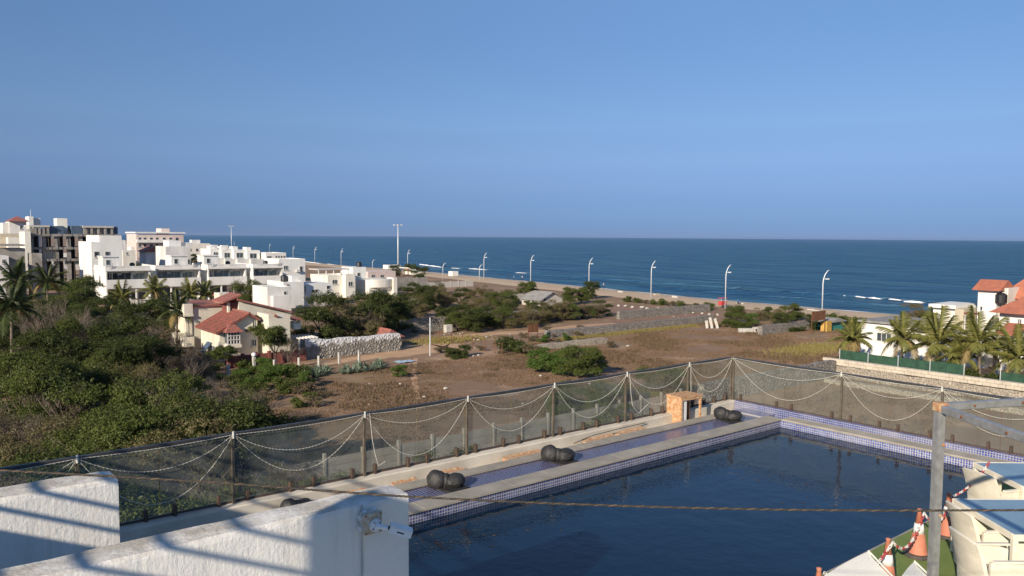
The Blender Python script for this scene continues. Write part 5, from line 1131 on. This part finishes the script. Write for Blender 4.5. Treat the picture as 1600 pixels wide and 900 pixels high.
p = onz(1180, 519); t = thing('concrete_trough', 'low pale concrete trough in the field before the bushes', 'trough', None, (p.x, p.y, 0), -YAW + R(8)); BX(t, 'long_slab', chalk, -2.6, -.4, -.3, .3, 0, .6, .03); BX(t, 'block_row', chalk, -.3, 1.6, -.4, .4, 0, .75, .03)
for i in range(4): BX(t, 'recess_shade', darkin, -.15 + i * .42, .12 + i * .42, -.42, -.402, .15, .55)  # near-black plates on the block face stand in for shade inside openings
p = onz(1134, 481); cart = thing('red_cart', 'red vendor cart at the foot of a beach lamp', 'cart', None, (p.x, p.y + .8, 0)); BX(cart, 'body', redplastic, -.9, .9, -.4, .4, .5, 1.3, .05); BX(cart, 'top', redplastic, -1, 1, -.5, .5, 1.9, 2.0)
for x in (-.8, .8): BX(cart, 'post', lampm, x - .03, x + .03, -.3, -.24, 1.3, 1.9); MB().tube([(x * .7, -.45, .3), (x * .7, -.40, .3)], .3, 14).build('wheel', rubber, cart)

# unfinished concrete frame building
t = thing('unfinished_building', 'unfinished grey concrete frame building with open floors and scaffolding', 'building')
Yc = 222; x0, x1, zb, ztop = fr(48, 372, 183, 430, Y := Yc); lev = [onY(110, v, Yc).z for v in (432, 406, 388, 367.5)]
for z in lev[1:]: BX(t, 'floor_slab', greyc, x0 - 1.0, x1 + .5, Yc - .6, Yc + 14, z - .28, z + .3)
for i in range(8):
    x = x0 + .3 + (x1 - x0 - .6) * i / 7
    for k in range(3):
        a_ = 0 if k == 0 else lev[k] + .302; BX(t, 'column', greyc, x - .42, x + .42, Yc, Yc + .7, a_, lev[k + 1] - .282)
    if i < 7:
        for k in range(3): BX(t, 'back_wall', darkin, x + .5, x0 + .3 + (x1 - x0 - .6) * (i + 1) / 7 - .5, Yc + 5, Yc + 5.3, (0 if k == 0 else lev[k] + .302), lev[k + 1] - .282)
        if i % 3 == 1: BX(t, 'infill_wall', beige, x + .45, x + 2.6, Yc + .2, Yc + .4, lev[1] + .302, lev[2] - .29)
zt = lev[3] + .302
for (ua, ub, va, mt, nm) in [(78, 100, 353, bluewall, 'blue_wall'), (112, 130, 353, bluewall, 'blue_wall'), (168, 184, 354, bluewall, 'blue_wall'), (130, 168, 356, greyc, 'upper_wall'), (48, 78, 357, greyc, 'upper_wall')]:
    a = onY(ua, 360, Yc + 2).x; b_ = onY(ub, 360, Yc + 2).x; BX(t, nm, mt, a, b_, Yc + 2, Yc + 10, zt, onY((ua + ub) / 2, va, Yc + 2).z)
for (ua, ub, va) in [(46, 78, 355), (130, 178, 356)]:
    a = onY(ua, 360, Yc + 1).x; b_ = onY(ub, 360, Yc + 1).x; z = onY((ua + ub) / 2, va, Yc + 1).z; BX(t, 'upper_slab', chalk, a, b_, Yc + 1, Yc + 11, z + .002, z + .5)
    for k in range(5): x = a + .4 + (b_ - a - .8) * k / 4; BX(t, 'upper_column', greyc, x - .25, x + .25, Yc + 1.2, Yc + 1.6, zt, z)
a = onY(88, 345, Yc + 5).x; b_ = onY(104, 345, Yc + 5).x; BX(t, 'lift_shaft', cream, a, b_, Yc + 4, Yc + 9, zt, onY(95, 341, Yc + 4).z)
a = onY(38, 370, Yc - 1).x; b_ = onY(47, 370, Yc - 1).x; BX(t, 'side_wall', cream, a, b_, Yc - 2, Yc + 8, 0, onY(45, 362, Yc - 2).z)
for i in range(26): x = x0 + (x1 - x0) * i / 25; k = i % 3; MB().tube([(x, Yc - .9, lev[k] if k else 0), (x + RV.uniform(-.3, .3), Yc - .9, lev[k + 1] + RV.uniform(0, 1.5))], .05, 4, False).build('scaffold_pole', twigm, t)
BX(t, 'green_netting', greennet, x0 + 11.5, x0 + 14.2, Yc - .75, Yc - .7, 3, lev[2] - 1)
# tower house with red pyramid roof, and neighbours
t = simple('white tower house with red pyramid roof far behind', [(15, 346, 42, 395, 262, 9, white, dict(base=0)), (5, 348, 15, 395, 263, 8, white2, dict(base=0, name='side_wing'))], wins=[(31, 353, 35, 358, 262, 1)])
x0, x1, z0, z1 = fr(13, 337, 47, 346, 261); cx, cy = (x0 + x1) / 2, 266; MB().add([(x0, 260.5, z0 + .02), (x1, 260.5, z0 + .02), (x1, 271.5, z0 + .02), (x0, 271.5, z0 + .02), (cx, cy, z1)], [(0, 3, 2, 1), (0, 1, 4), (1, 2, 4), (2, 3, 4), (3, 0, 4)]).build('roof', redtile, t)
t = simple('plain white block with antenna behind the pyramid roof', [(46, 338, 53, 395, 285, 8, white, dict(base=0)), (53, 341, 64, 395, 286, 7, white2, dict(base=0, name='side_wing'))]); p = onY(42, 330, 286); MB().tube([(p.x + 1, 286, 18), (p.x + 1, 286, p.z + .5)], .1, 5).build('antenna', lampm, t)
simple('beige and white house front below the pyramid roofed tower', [(0, 365, 30, 385, 240, 9, beige, dict(base=0)), (13, 371, 32, 400, 236, 3.9, white, dict(base=0))])
t = simple('old grey concrete house with flat slab roofs at left', [(0, 388, 40, 430, 196, 9, greyc, dict(base=0, parapet=.4)), (-12, 400, 14, 430, 188, 7.9, white2, dict(base=0)), (50, 396, 66, 430, 192, 6, greyc, dict(base=0))], wins=[(3, 405, 9, 412, 188, 2), (43, 408, 48, 416, 196, 1)])
x0, x1, z0, z1 = fr(-4, 384, 39, 388, 195); BX(t, 'roof_slab', greyc, x0, x1, 195, 206, z0 + .45, z1 + .3)
simple('yellowish low house behind the plain white house', [(192, 391, 212, 402, 262, 8, cream, dict(base=0)), (204, 386, 210, 391.2, 265, 4, cream, dict(name='roof_room'))], wins=[(197, 394, 200, 398, 262, 1)])
t = simple('small house with faded red gable roof behind townhouses', [(228, 393, 256, 404, 232, 7, white2, dict(base=0))]); x0, x1, z0, z1 = fr(225, 388, 259, 394, 231.5); MB().prism([(x0, 231.5, z0 + .1), (x1, 231.5, z0 + .1), ((x0 + x1) / 2, 231.5, z1 + .6)], (0, 8, 0)).build('roof', redtile, t)

# far townscape further along the coast
for i in range(16):
    y = RV.uniform(330, 620); x = RV.uniform(.12, .62) * y * .55; h = RV.uniform(4, 9)
    t = thing('distant_house', 'pale distant house among trees far along the coast', 'house', 'distant houses along the coast', (x, y, 0)); w = RV.uniform(8, 14); BX(t, 'wall', RV.choice([white, white2, cream, pink]), -w / 2, w / 2, 0, 9, 0, h); BX(t, 'roof_room', white2, -w / 4, w / 8, 2, 6, h + .01, h + 2)
    for k in range(3): window(t, -w / 2 + 1 + k * w / 3.4, -w / 2 + 2.4 + k * w / 3.4, 0, h * .5, h * .5 + 1.5, 1)
for i in range(46):
    y = RV.uniform(150, 560); x = RV.uniform(.10, .60) * y * .55
    plant(RV.choice(['dark', 'green', 'dark']), (x, y + 6), 'dark tree crown among the far white houses', 'trees among the far houses', RV.uniform(1.0, 1.5))

# ------------------------------------------------------------------ villa with red roofs
vl = thing('red_roofed_villa', 'cream villa with red tiled roofs and a bay window', 'house')
def V3(u, v, Y): return onY(u, v, Y)
Yg = 86.5
e0 = V3(338, 521, Yg - .5); rd = V3(390, 490, Yg - .5); e1 = V3(403, 498, Yg - .5)
# gable wall
a0 = V3(343, 522, Yg); r0 = V3(390, 492.5, Yg); b0 = V3(402, 499, Yg)
MB().prism([(a0.x, Yg, 0), (b0.x, Yg, 0), (b0.x, Yg, b0.z), (r0.x, Yg, r0.z), (a0.x, Yg, a0.z)], (0, 6.5, 0)).build('gable_wall', villa_c, vl)
def roofslab(P, Q, dy, th, nrow, par, mat):
    """tile courses stepping from eave P up to ridge Q (both Vectors in one x-z plane), running dy deep"""
    d = (Q - P); ln = d.length; dn = d / ln; nr = Vector((-dn.z, 0, dn.x)); nr = nr if nr.z > 0 else -nr; st = ln / nrow
    root = MB().prism([P, Q, Q - nr * th, P - nr * th], (0, dy, 0)).build('roof', mat, par)
    for i in range(nrow):
        A = P + dn * (i * st); B = P + dn * ((i + 1) * st + .04); MB().prism([A + nr * .06, B + nr * .004, B - nr * .02 + nr * .006, A + nr * .003], (0, dy, 0)).build('tile_course', mat, root)
    mb = MB(); k = int(dy / .35)
    for j in range(k + 1): y = P.y + dy * j / k; mb.tube([P + Vector((0, y - P.y, 0)) + nr * .07, Q + Vector((0, y - P.y, 0)) + nr * .05], .045, 5)
    mb.build('tile_rolls', mat, root); return root
roofslab(Vector((e0.x, Yg - .5, e0.z)), Vector((rd.x, Yg - .5, rd.z)), 7.6, .14, 12, vl, redtile)
roofslab(Vector((e1.x + .3, Yg - .5, e1.z - .15)), Vector((rd.x, Yg - .5, rd.z)), 7.6, .14, 3, vl, redtile)
MB().tube([(rd.x, Yg - .55, rd.z + .05), (rd.x, Yg + 7.1, rd.z + .05)], .13, 8).build('ridge_tiles', redtile, vl)
# taller rear wall with sloping red coping
A = V3(373, 470, 91); B = V3(455, 489.5, 91)
MB().prism([(A.x, 91, 0), (B.x, 91, 0), (B.x, 91, B.z), (A.x, 91, A.z)], (0, 8, 0)).build('rear_wall', villa_c, vl)
MB().prism([(A.x - .3, 90.6, A.z + .08), (B.x + .35, 90.6, B.z - .05), (B.x + .35, 90.6, B.z + .17), (A.x - .3, 90.6, A.z + .30)], (0, 8.8, 0)).build('roof', redtile, vl)
# dormer
x0 = V3(356, 480, 92).x; x1 = A.x - .01; z0 = V3(356, 489, 92).z; z1 = V3(356, 472, 92).z
BX(vl, 'dormer_wall', redwall, x0, x1, 91.4, 94, z0 - 2, z1); BX(vl, 'dormer_pilaster', villa_c, x0 - .25, x0 - .01, 91.2, 91.6, z0 - 2, z1)
MB().prism([(x0 - 1.0, 90.7, z1 - .05), (x1 + .25, 90.7, z1 + .75), (x1 + .25, 90.7, z1 + .95), (x0 - 1.0, 90.7, z1 + .15)], (0, 4, 0)).build('dormer_roof', redtile, vl)
BX(vl, 'roof_tank_box', villa_c, V3(343, 460, 96).x, V3(362, 460, 96).x, 96, 98, 4, V3(350, 458, 96).z)
# left flat wing and balcony
x0, x1, z0, z1 = fr(301, 476, 357, 512, 94.5); BX(vl, 'left_wing', villa_c, x0, x1, 94.5, 102, 0, z1 - .2); BX(vl, 'wing_coping', redtile, x0 - .1, x1, 94.3, 102.1, z1 - .198, z1)
xa, xb, za, zb_ = fr(287, 475, 300.5, 491, 94.4); BX(vl, 'balcony_parapet', villa_c, xa, xb, 94.2, 100, za, zb_); BX(vl, 'balcony_floor', villa_c, xa - .1, x0 - .01, 94.1, 100.1, za - .25, za - .002)
for x in (xa + .2, x0 - .4): BX(vl, 'balcony_column', villa_c, x, x + .3, 94.4, 94.7, za - 2.6, za - .252)
BX(vl, 'lower_balcony', villa_c, xa - .2, x0 - .012, 94, 100, za - 3.8, za - 2.65); BX(vl, 'lower_floor', villa_c, xa, x0 - .011, 95.5, 100.0, 0, za - 3.81)
# front right volume
x0, x1, z0, z1 = fr(420, 490.5, 453.5, 545, 84.6); BX(vl, 'front_volume', villa_c, x0, x1, 84.6, 88, 0, z1 - .3); BX(vl, 'front_parapet', villa_c, x0, x0 + (x1 - x0) * .25, 84.58, 88.02, z1 - .298, z1)
MB().prism([(x0 + (x1 - x0) * .25 + .01, 84.4, z1 - .28), (x0 + (x1 - x0) * .5, 84.4, z1 - .29), (x0 + (x1 - x0) * .25 + .01, 84.4, z1 + .05)], (0, 3.5, 0)).build('coping_roof', redtile, vl)
xa, xb, za, zb_ = fr(453.6, 503, 465, 513, 87); BX(vl, 'side_balcony', villa_c, xa, xb, 86, 88.5, za, za + .7); BX(vl, 'side_balcony_roof', redtile, xa, xb + .1, 85.9, 88.6, zb_ + .3, zb_ + .5)
for x in (xa + .1, xb - .2): BX(vl, 'balcony_column', villa_c, x, x + .14, 86.1, 86.24, za + .702, zb_ + .298)
BX(vl, 'link_wall', villa_c, b0.x + .005, x0 - .005, 87.4, 91, 0, b0.z - .3)
# bay window
x0, x1, z0, z1 = fr(355.5, 519, 375.5, 538.5, 85.4); bay = BX(vl, 'bay_window', villa_c, x0 - .1, x1 + .1, 85.3, 86.49, z0 - .35, z0); BX(bay, 'bay_core', winm, x0 + .06, x1 - .06, 85.5, 86.49, z0 + .003, z1 - .003)
mb = MB()
for i in range(5): x = x0 + (x1 - x0 - .1) * i / 4; mb.box(x, x + .1, 85.4, 85.49, z0 + .002, z1)
for z in (z0 + .003, z0 + (z1 - z0) * .36, z0 + (z1 - z0) * .68, z1 - .1): mb.box(x0 + .01, x1 - .01, 85.385, 85.47, z, z + .09)
mb.box(x0, x0 + .05, 85.5, 86.3, z0 + .002, z0 + .12); mb.box(x0, x0 + .05, 85.5, 86.4, z1 - .12, z1); mb.build('frame', framem, bay)
zt = V3(365, 507, 85.9).z; w = x1 - x0
MB().add([(x0 - .3, 85.1, z1 + .002), (x1 + .3, 85.1, z1 + .002), (x1 + .3, 86.48, z1 + .002), (x0 - .3, 86.48, z1 + .002), (x0 + w * .25, 86.0, zt), (x1 - w * .25, 86.0, zt), (x1 - w * .25, 86.48, zt), (x0 + w * .25, 86.48, zt)], [(3, 2, 1, 0), (0, 1, 5, 4), (1, 2, 6, 5), (3, 0, 4, 7), (4, 5, 6, 7), (2, 3, 7, 6)]).build('bay_roof', redtile, vl)
pwin(vl, 394, 500, 398, 512, Yg, 1); pwin(vl, 393, 530, 401, 541, Yg, 2); windowX(vl, a0.x, 88, 89.4, a0.z - 3.2, a0.z - 1.5)
sp = MB().box(-.05, .05, -.7, .7, 0, 1.5).build('solar_panel', bluewall, vl, loc=(a0.x - 1.0, 89.8, a0.z - 2.4)); sp.rotation_euler = (0, R(40), 0)
cw = thing('villa_compound_wall', 'dark red compound wall with pillars before the villa', 'wall')
for i in range(6):
    x = 27.6 + i * 1.45; BX(cw, 'panel', redwall, x + .16, x + 1.29, 81.3, 81.5, 0, 1.25); BX(cw, 'pillar', redwall, x - .158, x + .158, 81.2, 81.6, 0, 1.45)
gp = thing('gate_pillar', 'white gate pillar with round lamp before the villa', 'gate pillar', None, (onz(397, 577).x, onz(397, 577).y, 0)); BX(gp, 'shaft', chalk, -.16, .16, -.16, .16, 0, 1.3, .03); MB().lathe([(.05, 0), (.2, .06), (.26, .22), (.2, .4), (.05, .46)], (0, 0, 1.302), 14).build('globe', cctvw, gp, True)
t = thing('car_port', 'open pergola frame beside the villa and whitewashed wall', 'pergola'); x0, x1, z0, z1 = fr(463, 526, 490, 538, 85)
for k in range(6): BX(t, 'beam', white2, x0 + (x1 - x0) * k / 5, x0 + (x1 - x0) * k / 5 + .12, 84, 87.5, z1 - .15, z1)
for x in (x0, x1): 
    for y in (84.2, 87.2): BX(t, 'post', white2, x, x + .14, y, y + .14, 0, z1 - .152)
t = thing('tiled_shed', 'small red tiled shed roof behind the whitewashed wall end', 'shed'); x0, x1, z0, z1 = fr(606, 516, 633, 527, 83.5); BX(t, 'wall', beige, x0 + .2, x1 - .2, 84, 86, 0, z0); MB().prism([(x0, 83.4, z0 + .002), (x1, 83.4, z0 + .002), (x0 + .4, 83.4, z1 + .2)], (0, 3, 0)).build('roof', redtile, t)
p = onz(632, 566); n = 8; vs_ = [((i / n - .5) * 2.2, (j / n - .5) * 1.4, .08 + .16 * abs(noise.noise((i * .9, j * .9, 2)))) for i in range(n + 1) for j in range(n + 1)]
MB().add(vs_, [(i * (n + 1) + j, (i + 1) * (n + 1) + j, (i + 1) * (n + 1) + j + 1, i * (n + 1) + j + 1) for i in range(n) for j in range(n)]).build('blue_tarpaulin', bluesheet, loc=(p.x, p.y, 0), label='crumpled blue sheet lying beside the footpath', cat='tarpaulin')

# ------------------------------------------------------------------ right-hand compound
def fx(u0, v0, u1, v1, X):
    vm = (v0 + v1) / 2; um = (u0 + u1) / 2; return onX(u0, vm, X).y, onX(u1, vm, X).y, onX(um, v1, X).z, onX(um, v0, X).z
def wx(par, u0, v0, u1, v1, X, ny=2): y0, y1, z0, z1 = fx(u0, v0, u1, v1, X); return windowX(par, X, min(y0, y1), max(y0, y1), z0, z1, ny)
lw = thing('white_bungalow', 'long low white bungalow with flat roof behind the palms', 'house')
y0, y1, z0, z1 = fx(1345, 506, 1425, 556, 92); y2 = onX(1535, 540, 92).y
BX(lw, 'wall', white, 92, 100, y1, y0, 0, z1); BX(lw, 'roof_slab', thatch, 91.6, 100.4, y1 - .2, y0 + .3, z1 + .003, z1 + .22)
BX(lw, 'wall', white, 92.8, 100, y2, y1 - .01, 0, z1 - .6); BX(lw, 'roof_slab', thatch, 92.3, 100.4, y2, y1 - .22, z1 - .597, z1 - .4)
wx(lw, 1370, 520, 1393, 534, 92, 3); wx(lw, 1440, 530, 1452, 540, 92.8, 2); wx(lw, 1484, 560, 1497, 575, 92.8, 2)
fb = thing('roof_block', 'white flat roofed block rising above the bungalow', 'building'); y0, y1, z0, z1 = fx(1458, 476, 1504, 506, 96); ym = onX(1471, 480, 96).y
BX(fb, 'wall', cream, 96, 101, y1, y0, 3, z1 - .4); BX(fb, 'roof_slab', white, 95.4, 101.4, onX(1497, 480, 96).y, y0 + .3, z1 - .398, z1); BX(fb, 'side_room', beige, 95, 99, onX(1506, 490, 95).y, onX(1492, 490, 95).y, 3, onX(1498, 483, 95).z); BX(fb, 'base', white, 95.2, 101, y1, y0, 0, 2.99)
rh = thing('red_roofed_house', 'large white seaside house with orange red hip roofs', 'house')
def tw(u0, u1, v0, v1, X, dep, mat, nm='wall', z=0): y0, y1, z0, z1 = fx(u0, v0, u1, v1, X); BX(rh, nm, mat, X, X + dep, y1, y0, z, z1); return y0, y1, z0, z1
ya, yb, _, zt = tw(1527, 1556, 452, 520, 97, 4, white, 'tower'); 
# tower gable roof
z0 = zt - .02; ym = (ya + yb) / 2; g = MB(); 
MB().prism([(96.4, ya + .5, z0 - .1), (101.5, ya + .5, z0 - .1), (98.9, ya + .5, onX(1545, 438, 97).z)], (0, yb - ya - 1.0, 0)).build('tower_roof', orangetile, rh)
tw(1556, 1574, 450, 520, 98, 4, cream, 'stair_frame'); p = onX(1566, 466, 97.5); MB().lathe([(.02, 0), (.6, 0), (.6, .9), (.3, 1.1)], (97.2, p.y, p.z - .5), 14).build('roof_tank', tank, rh)
for k in range(4): y = onX(1558 + k * 4.5, 460, 97.9).y; BX(rh, 'trellis_post', white2, 97.75, 97.95, y - .08, y + .08, 6, zt + .2)
y0, y1, z0, z1 = tw(1574, 1680, 468, 540, 101, 9, white)
MB().add([(100, y0 + 1, z1), (111, y0 + 1, z1), (111, y1, z1), (100, y1, z1), (103.5, y0 - 2, z1 + 3.2), (107.5, y0 - 2, z1 + 3.2), (107.5, y1 + 3, z1 + 3.2), (103.5, y1 + 3, z1 + 3.2)], [(3, 2, 1, 0), (0, 1, 5, 4), (1, 2, 6, 5), (2, 3, 7, 6), (3, 0, 4, 7), (4, 5, 6, 7)]).build('main_roof', orangetile, rh)
y0, y1, z0, z1 = tw(1560, 1680, 492, 560, 93, 6, white, 'front_wing')
MB().add([(92, y0 + .8, z1), (99.8, y0 + .8, z1), (99.8, y1, z1), (92, y1, z1), (97, y0 - 2.2, z1 + 2.3), (98.8, y0 - 2.2, z1 + 2.3), (98.8, y1 + 2, z1 + 2.3), (97, y1 + 2, z1 + 2.3)], [(3, 2, 1, 0), (0, 1, 5, 4), (1, 2, 6, 5), (2, 3, 7, 6), (3, 0, 4, 7), (4, 5, 6, 7)]).build('front_roof', orangetile, rh)
wx(rh, 1573, 494, 1578, 506, 93, 2); wx(rh, 1590, 498, 1597, 508, 93, 2); wx(rh, 1592, 473, 1597, 478, 101, 1); wx(rh, 1531, 478, 1536, 486, 97, 1)
y0, y1, z0, z1 = fx(1556, 518, 1590, 524, 89); MB().prism([(89, y0, z0), (91.9, y0, z0 + .9), (91.9, y0, z0 + 1.05), (89, y0, z0 + .15)], (0, y1 - y0, 0)).build('porch_roof', orangetile, rh)
for y in (y0 - .2, y1 + .2): BX(rh, 'porch_column', white, 89.2, 89.45, y - .12, y + .12, 0, z0 + .05)
dk = thing('garden_awning', 'dark red awning frame beside the tower house stairs', 'awning'); y0, y1, z0, z1 = fx(1512, 488, 1528, 500, 95.0); BX(dk, 'canopy', redwall, 93.9, 94.9, y1, y0, z1 - .2, z1); 
for y in (y0 - .1, y1 + .1): BX(dk, 'post', white2, 94, 94.1, y - .05, y + .05, 0, z1 - .202)
nf = thing('green_net_fence', 'green netting fence on posts behind the stone boundary wall', 'fence')
for i in range(14):
    y = 2.0 + i * 3; BX(nf, 'post', lampm, 77.0, 77.06, y - .03, y + .03, 0, 2.6)
    if i < 13 and i % 5 != 3: BX(nf, 'net_panel', greennet, 77.02, 77.05, y + .06, y + 2.94, .3, 2.4 + RV.uniform(-.25, .15))
for (u, v, s_) in [(1385, 575, 1.2), (1420, 580, 1.2), (1450, 590, 1.2), (1480, 594, 1.2), (1515, 600, 1.1), (1555, 608, 1.2), (1350, 565, 1.1), (1580, 612, 1.2)]:
    p = onX(u, v, 79.3); plant(RV.choice(['dshrub', 'shrub', 'dshrub']), (79.3, p.y), 'dark garden shrub between net fence and bungalow', 'garden shrubs behind the net fence', s_, cat='shrub')

# ------------------------------------------------------------------ people on the beach
def person(u, v, shirt, label, pose=0):
    p = onz(u, v, -.6); z = -.45; sk = [(0, 0, .92), (0, 0, 1.15), (0, 0, 1.40), (0, 0, 1.50), (0, 0, 1.66), (.19, 0, 1.38), (.26, .03, 1.10), (.24, -.08, .86), (-.19, 0, 1.38), (-.26, -.03, 1.10), (-.24, .06, .86), (.10, .06, .48), (.11, -.02, .04), (.12, -.16, .03), (-.10, -.08, .48), (-.11, .04, .04), (-.12, -.10, .03)]
    ed = [(0, 1), (1, 2), (2, 3), (3, 4), (2, 5), (5, 6), (6, 7), (2, 8), (8, 9), (9, 10), (0, 11), (11, 12), (12, 13), (0, 14), (14, 15), (15, 16)]
    rad = [.15, .14, .15, .06, .10, .075, .05, .04, .075, .05, .04, .085, .05, .04, .085, .05, .04]
    me = bpy.data.meshes.new('person'); me.from_pydata(sk, ed, []); o = link('person', me, None, (p.x, p.y, z), RV.uniform(0, 6), None, label, 'person')
    for mt in (shirt, trous, skinm): me.materials.append(mt)
    md = o.modifiers.new('skin', 'SKIN'); 
    for i, d_ in enumerate(me.skin_vertices[0].data): d_.radius = (rad[i], rad[i] * .85); d_.use_root = (i == 0)
    o.modifiers.new('sub', 'SUBSURF').levels = 1
    dg = bpy.context.evaluated_depsgraph_get(); ev = o.evaluated_get(dg); nm = bpy.data.meshes.new_from_object(ev); o.modifiers.clear(); o.data = nm
    nm.materials.clear(); [nm.materials.append(mt) for mt in (shirt, trous, skinm)]
    for f_ in nm.polygons: zc = f_.center.z; f_.material_index = 2 if zc > 1.5 or (abs(f_.center.x) > .2 and zc < 1.15) else (0 if zc > .95 else 1); f_.use_smooth = True
    return o
person(943, 452, shirtw, 'person in white shirt walking on the open sand'); person(1153, 480, shirtb, 'person in blue shirt standing by the red cart')
person(795, 438, trous, 'person in dark clothes standing at the water edge'); person(803, 439, shirtb, 'person in blue top beside another at the water edge'); person(816, 439, shirtw, 'person in white top near the beach lamp')
for i, (u, v) in enumerate([(970, 457), (1055, 465), (1157, 476), (1268, 486), (1277, 488)]):
    p = onz(u, v, -.2); BX(None, 'stone_bench', chalk, -.8, .8, -.3, .3, 0, .55, .04, loc=(p.x, p.y, -.35), rz=R(90), label='white stone bench on the beach sand', cat='bench', group='white benches on the sand')

# ------------------------------------------------------------------ humid air over land and sea
mt = bpy.data.materials.new('humid_air'); mt.use_nodes = True; nt = mt.node_tree; nt.nodes.clear()
vo = nt.nodes.new('ShaderNodeVolumePrincipled'); vo.inputs['Density'].default_value = 3.0e-5; vo.inputs['Color'].default_value = (.55, .72, 1.0, 1); vo.inputs['Anisotropy'].default_value = .2
ou = nt.nodes.new('ShaderNodeOutputMaterial'); nt.links.new(vo.outputs[0], ou.inputs['Volume'])
BX(None, 'haze', mt, -3200, 16200, -3200, 16200, -5.6, 30, kind='stuff', label='thin humid coastal air over land and sea', cat='haze')
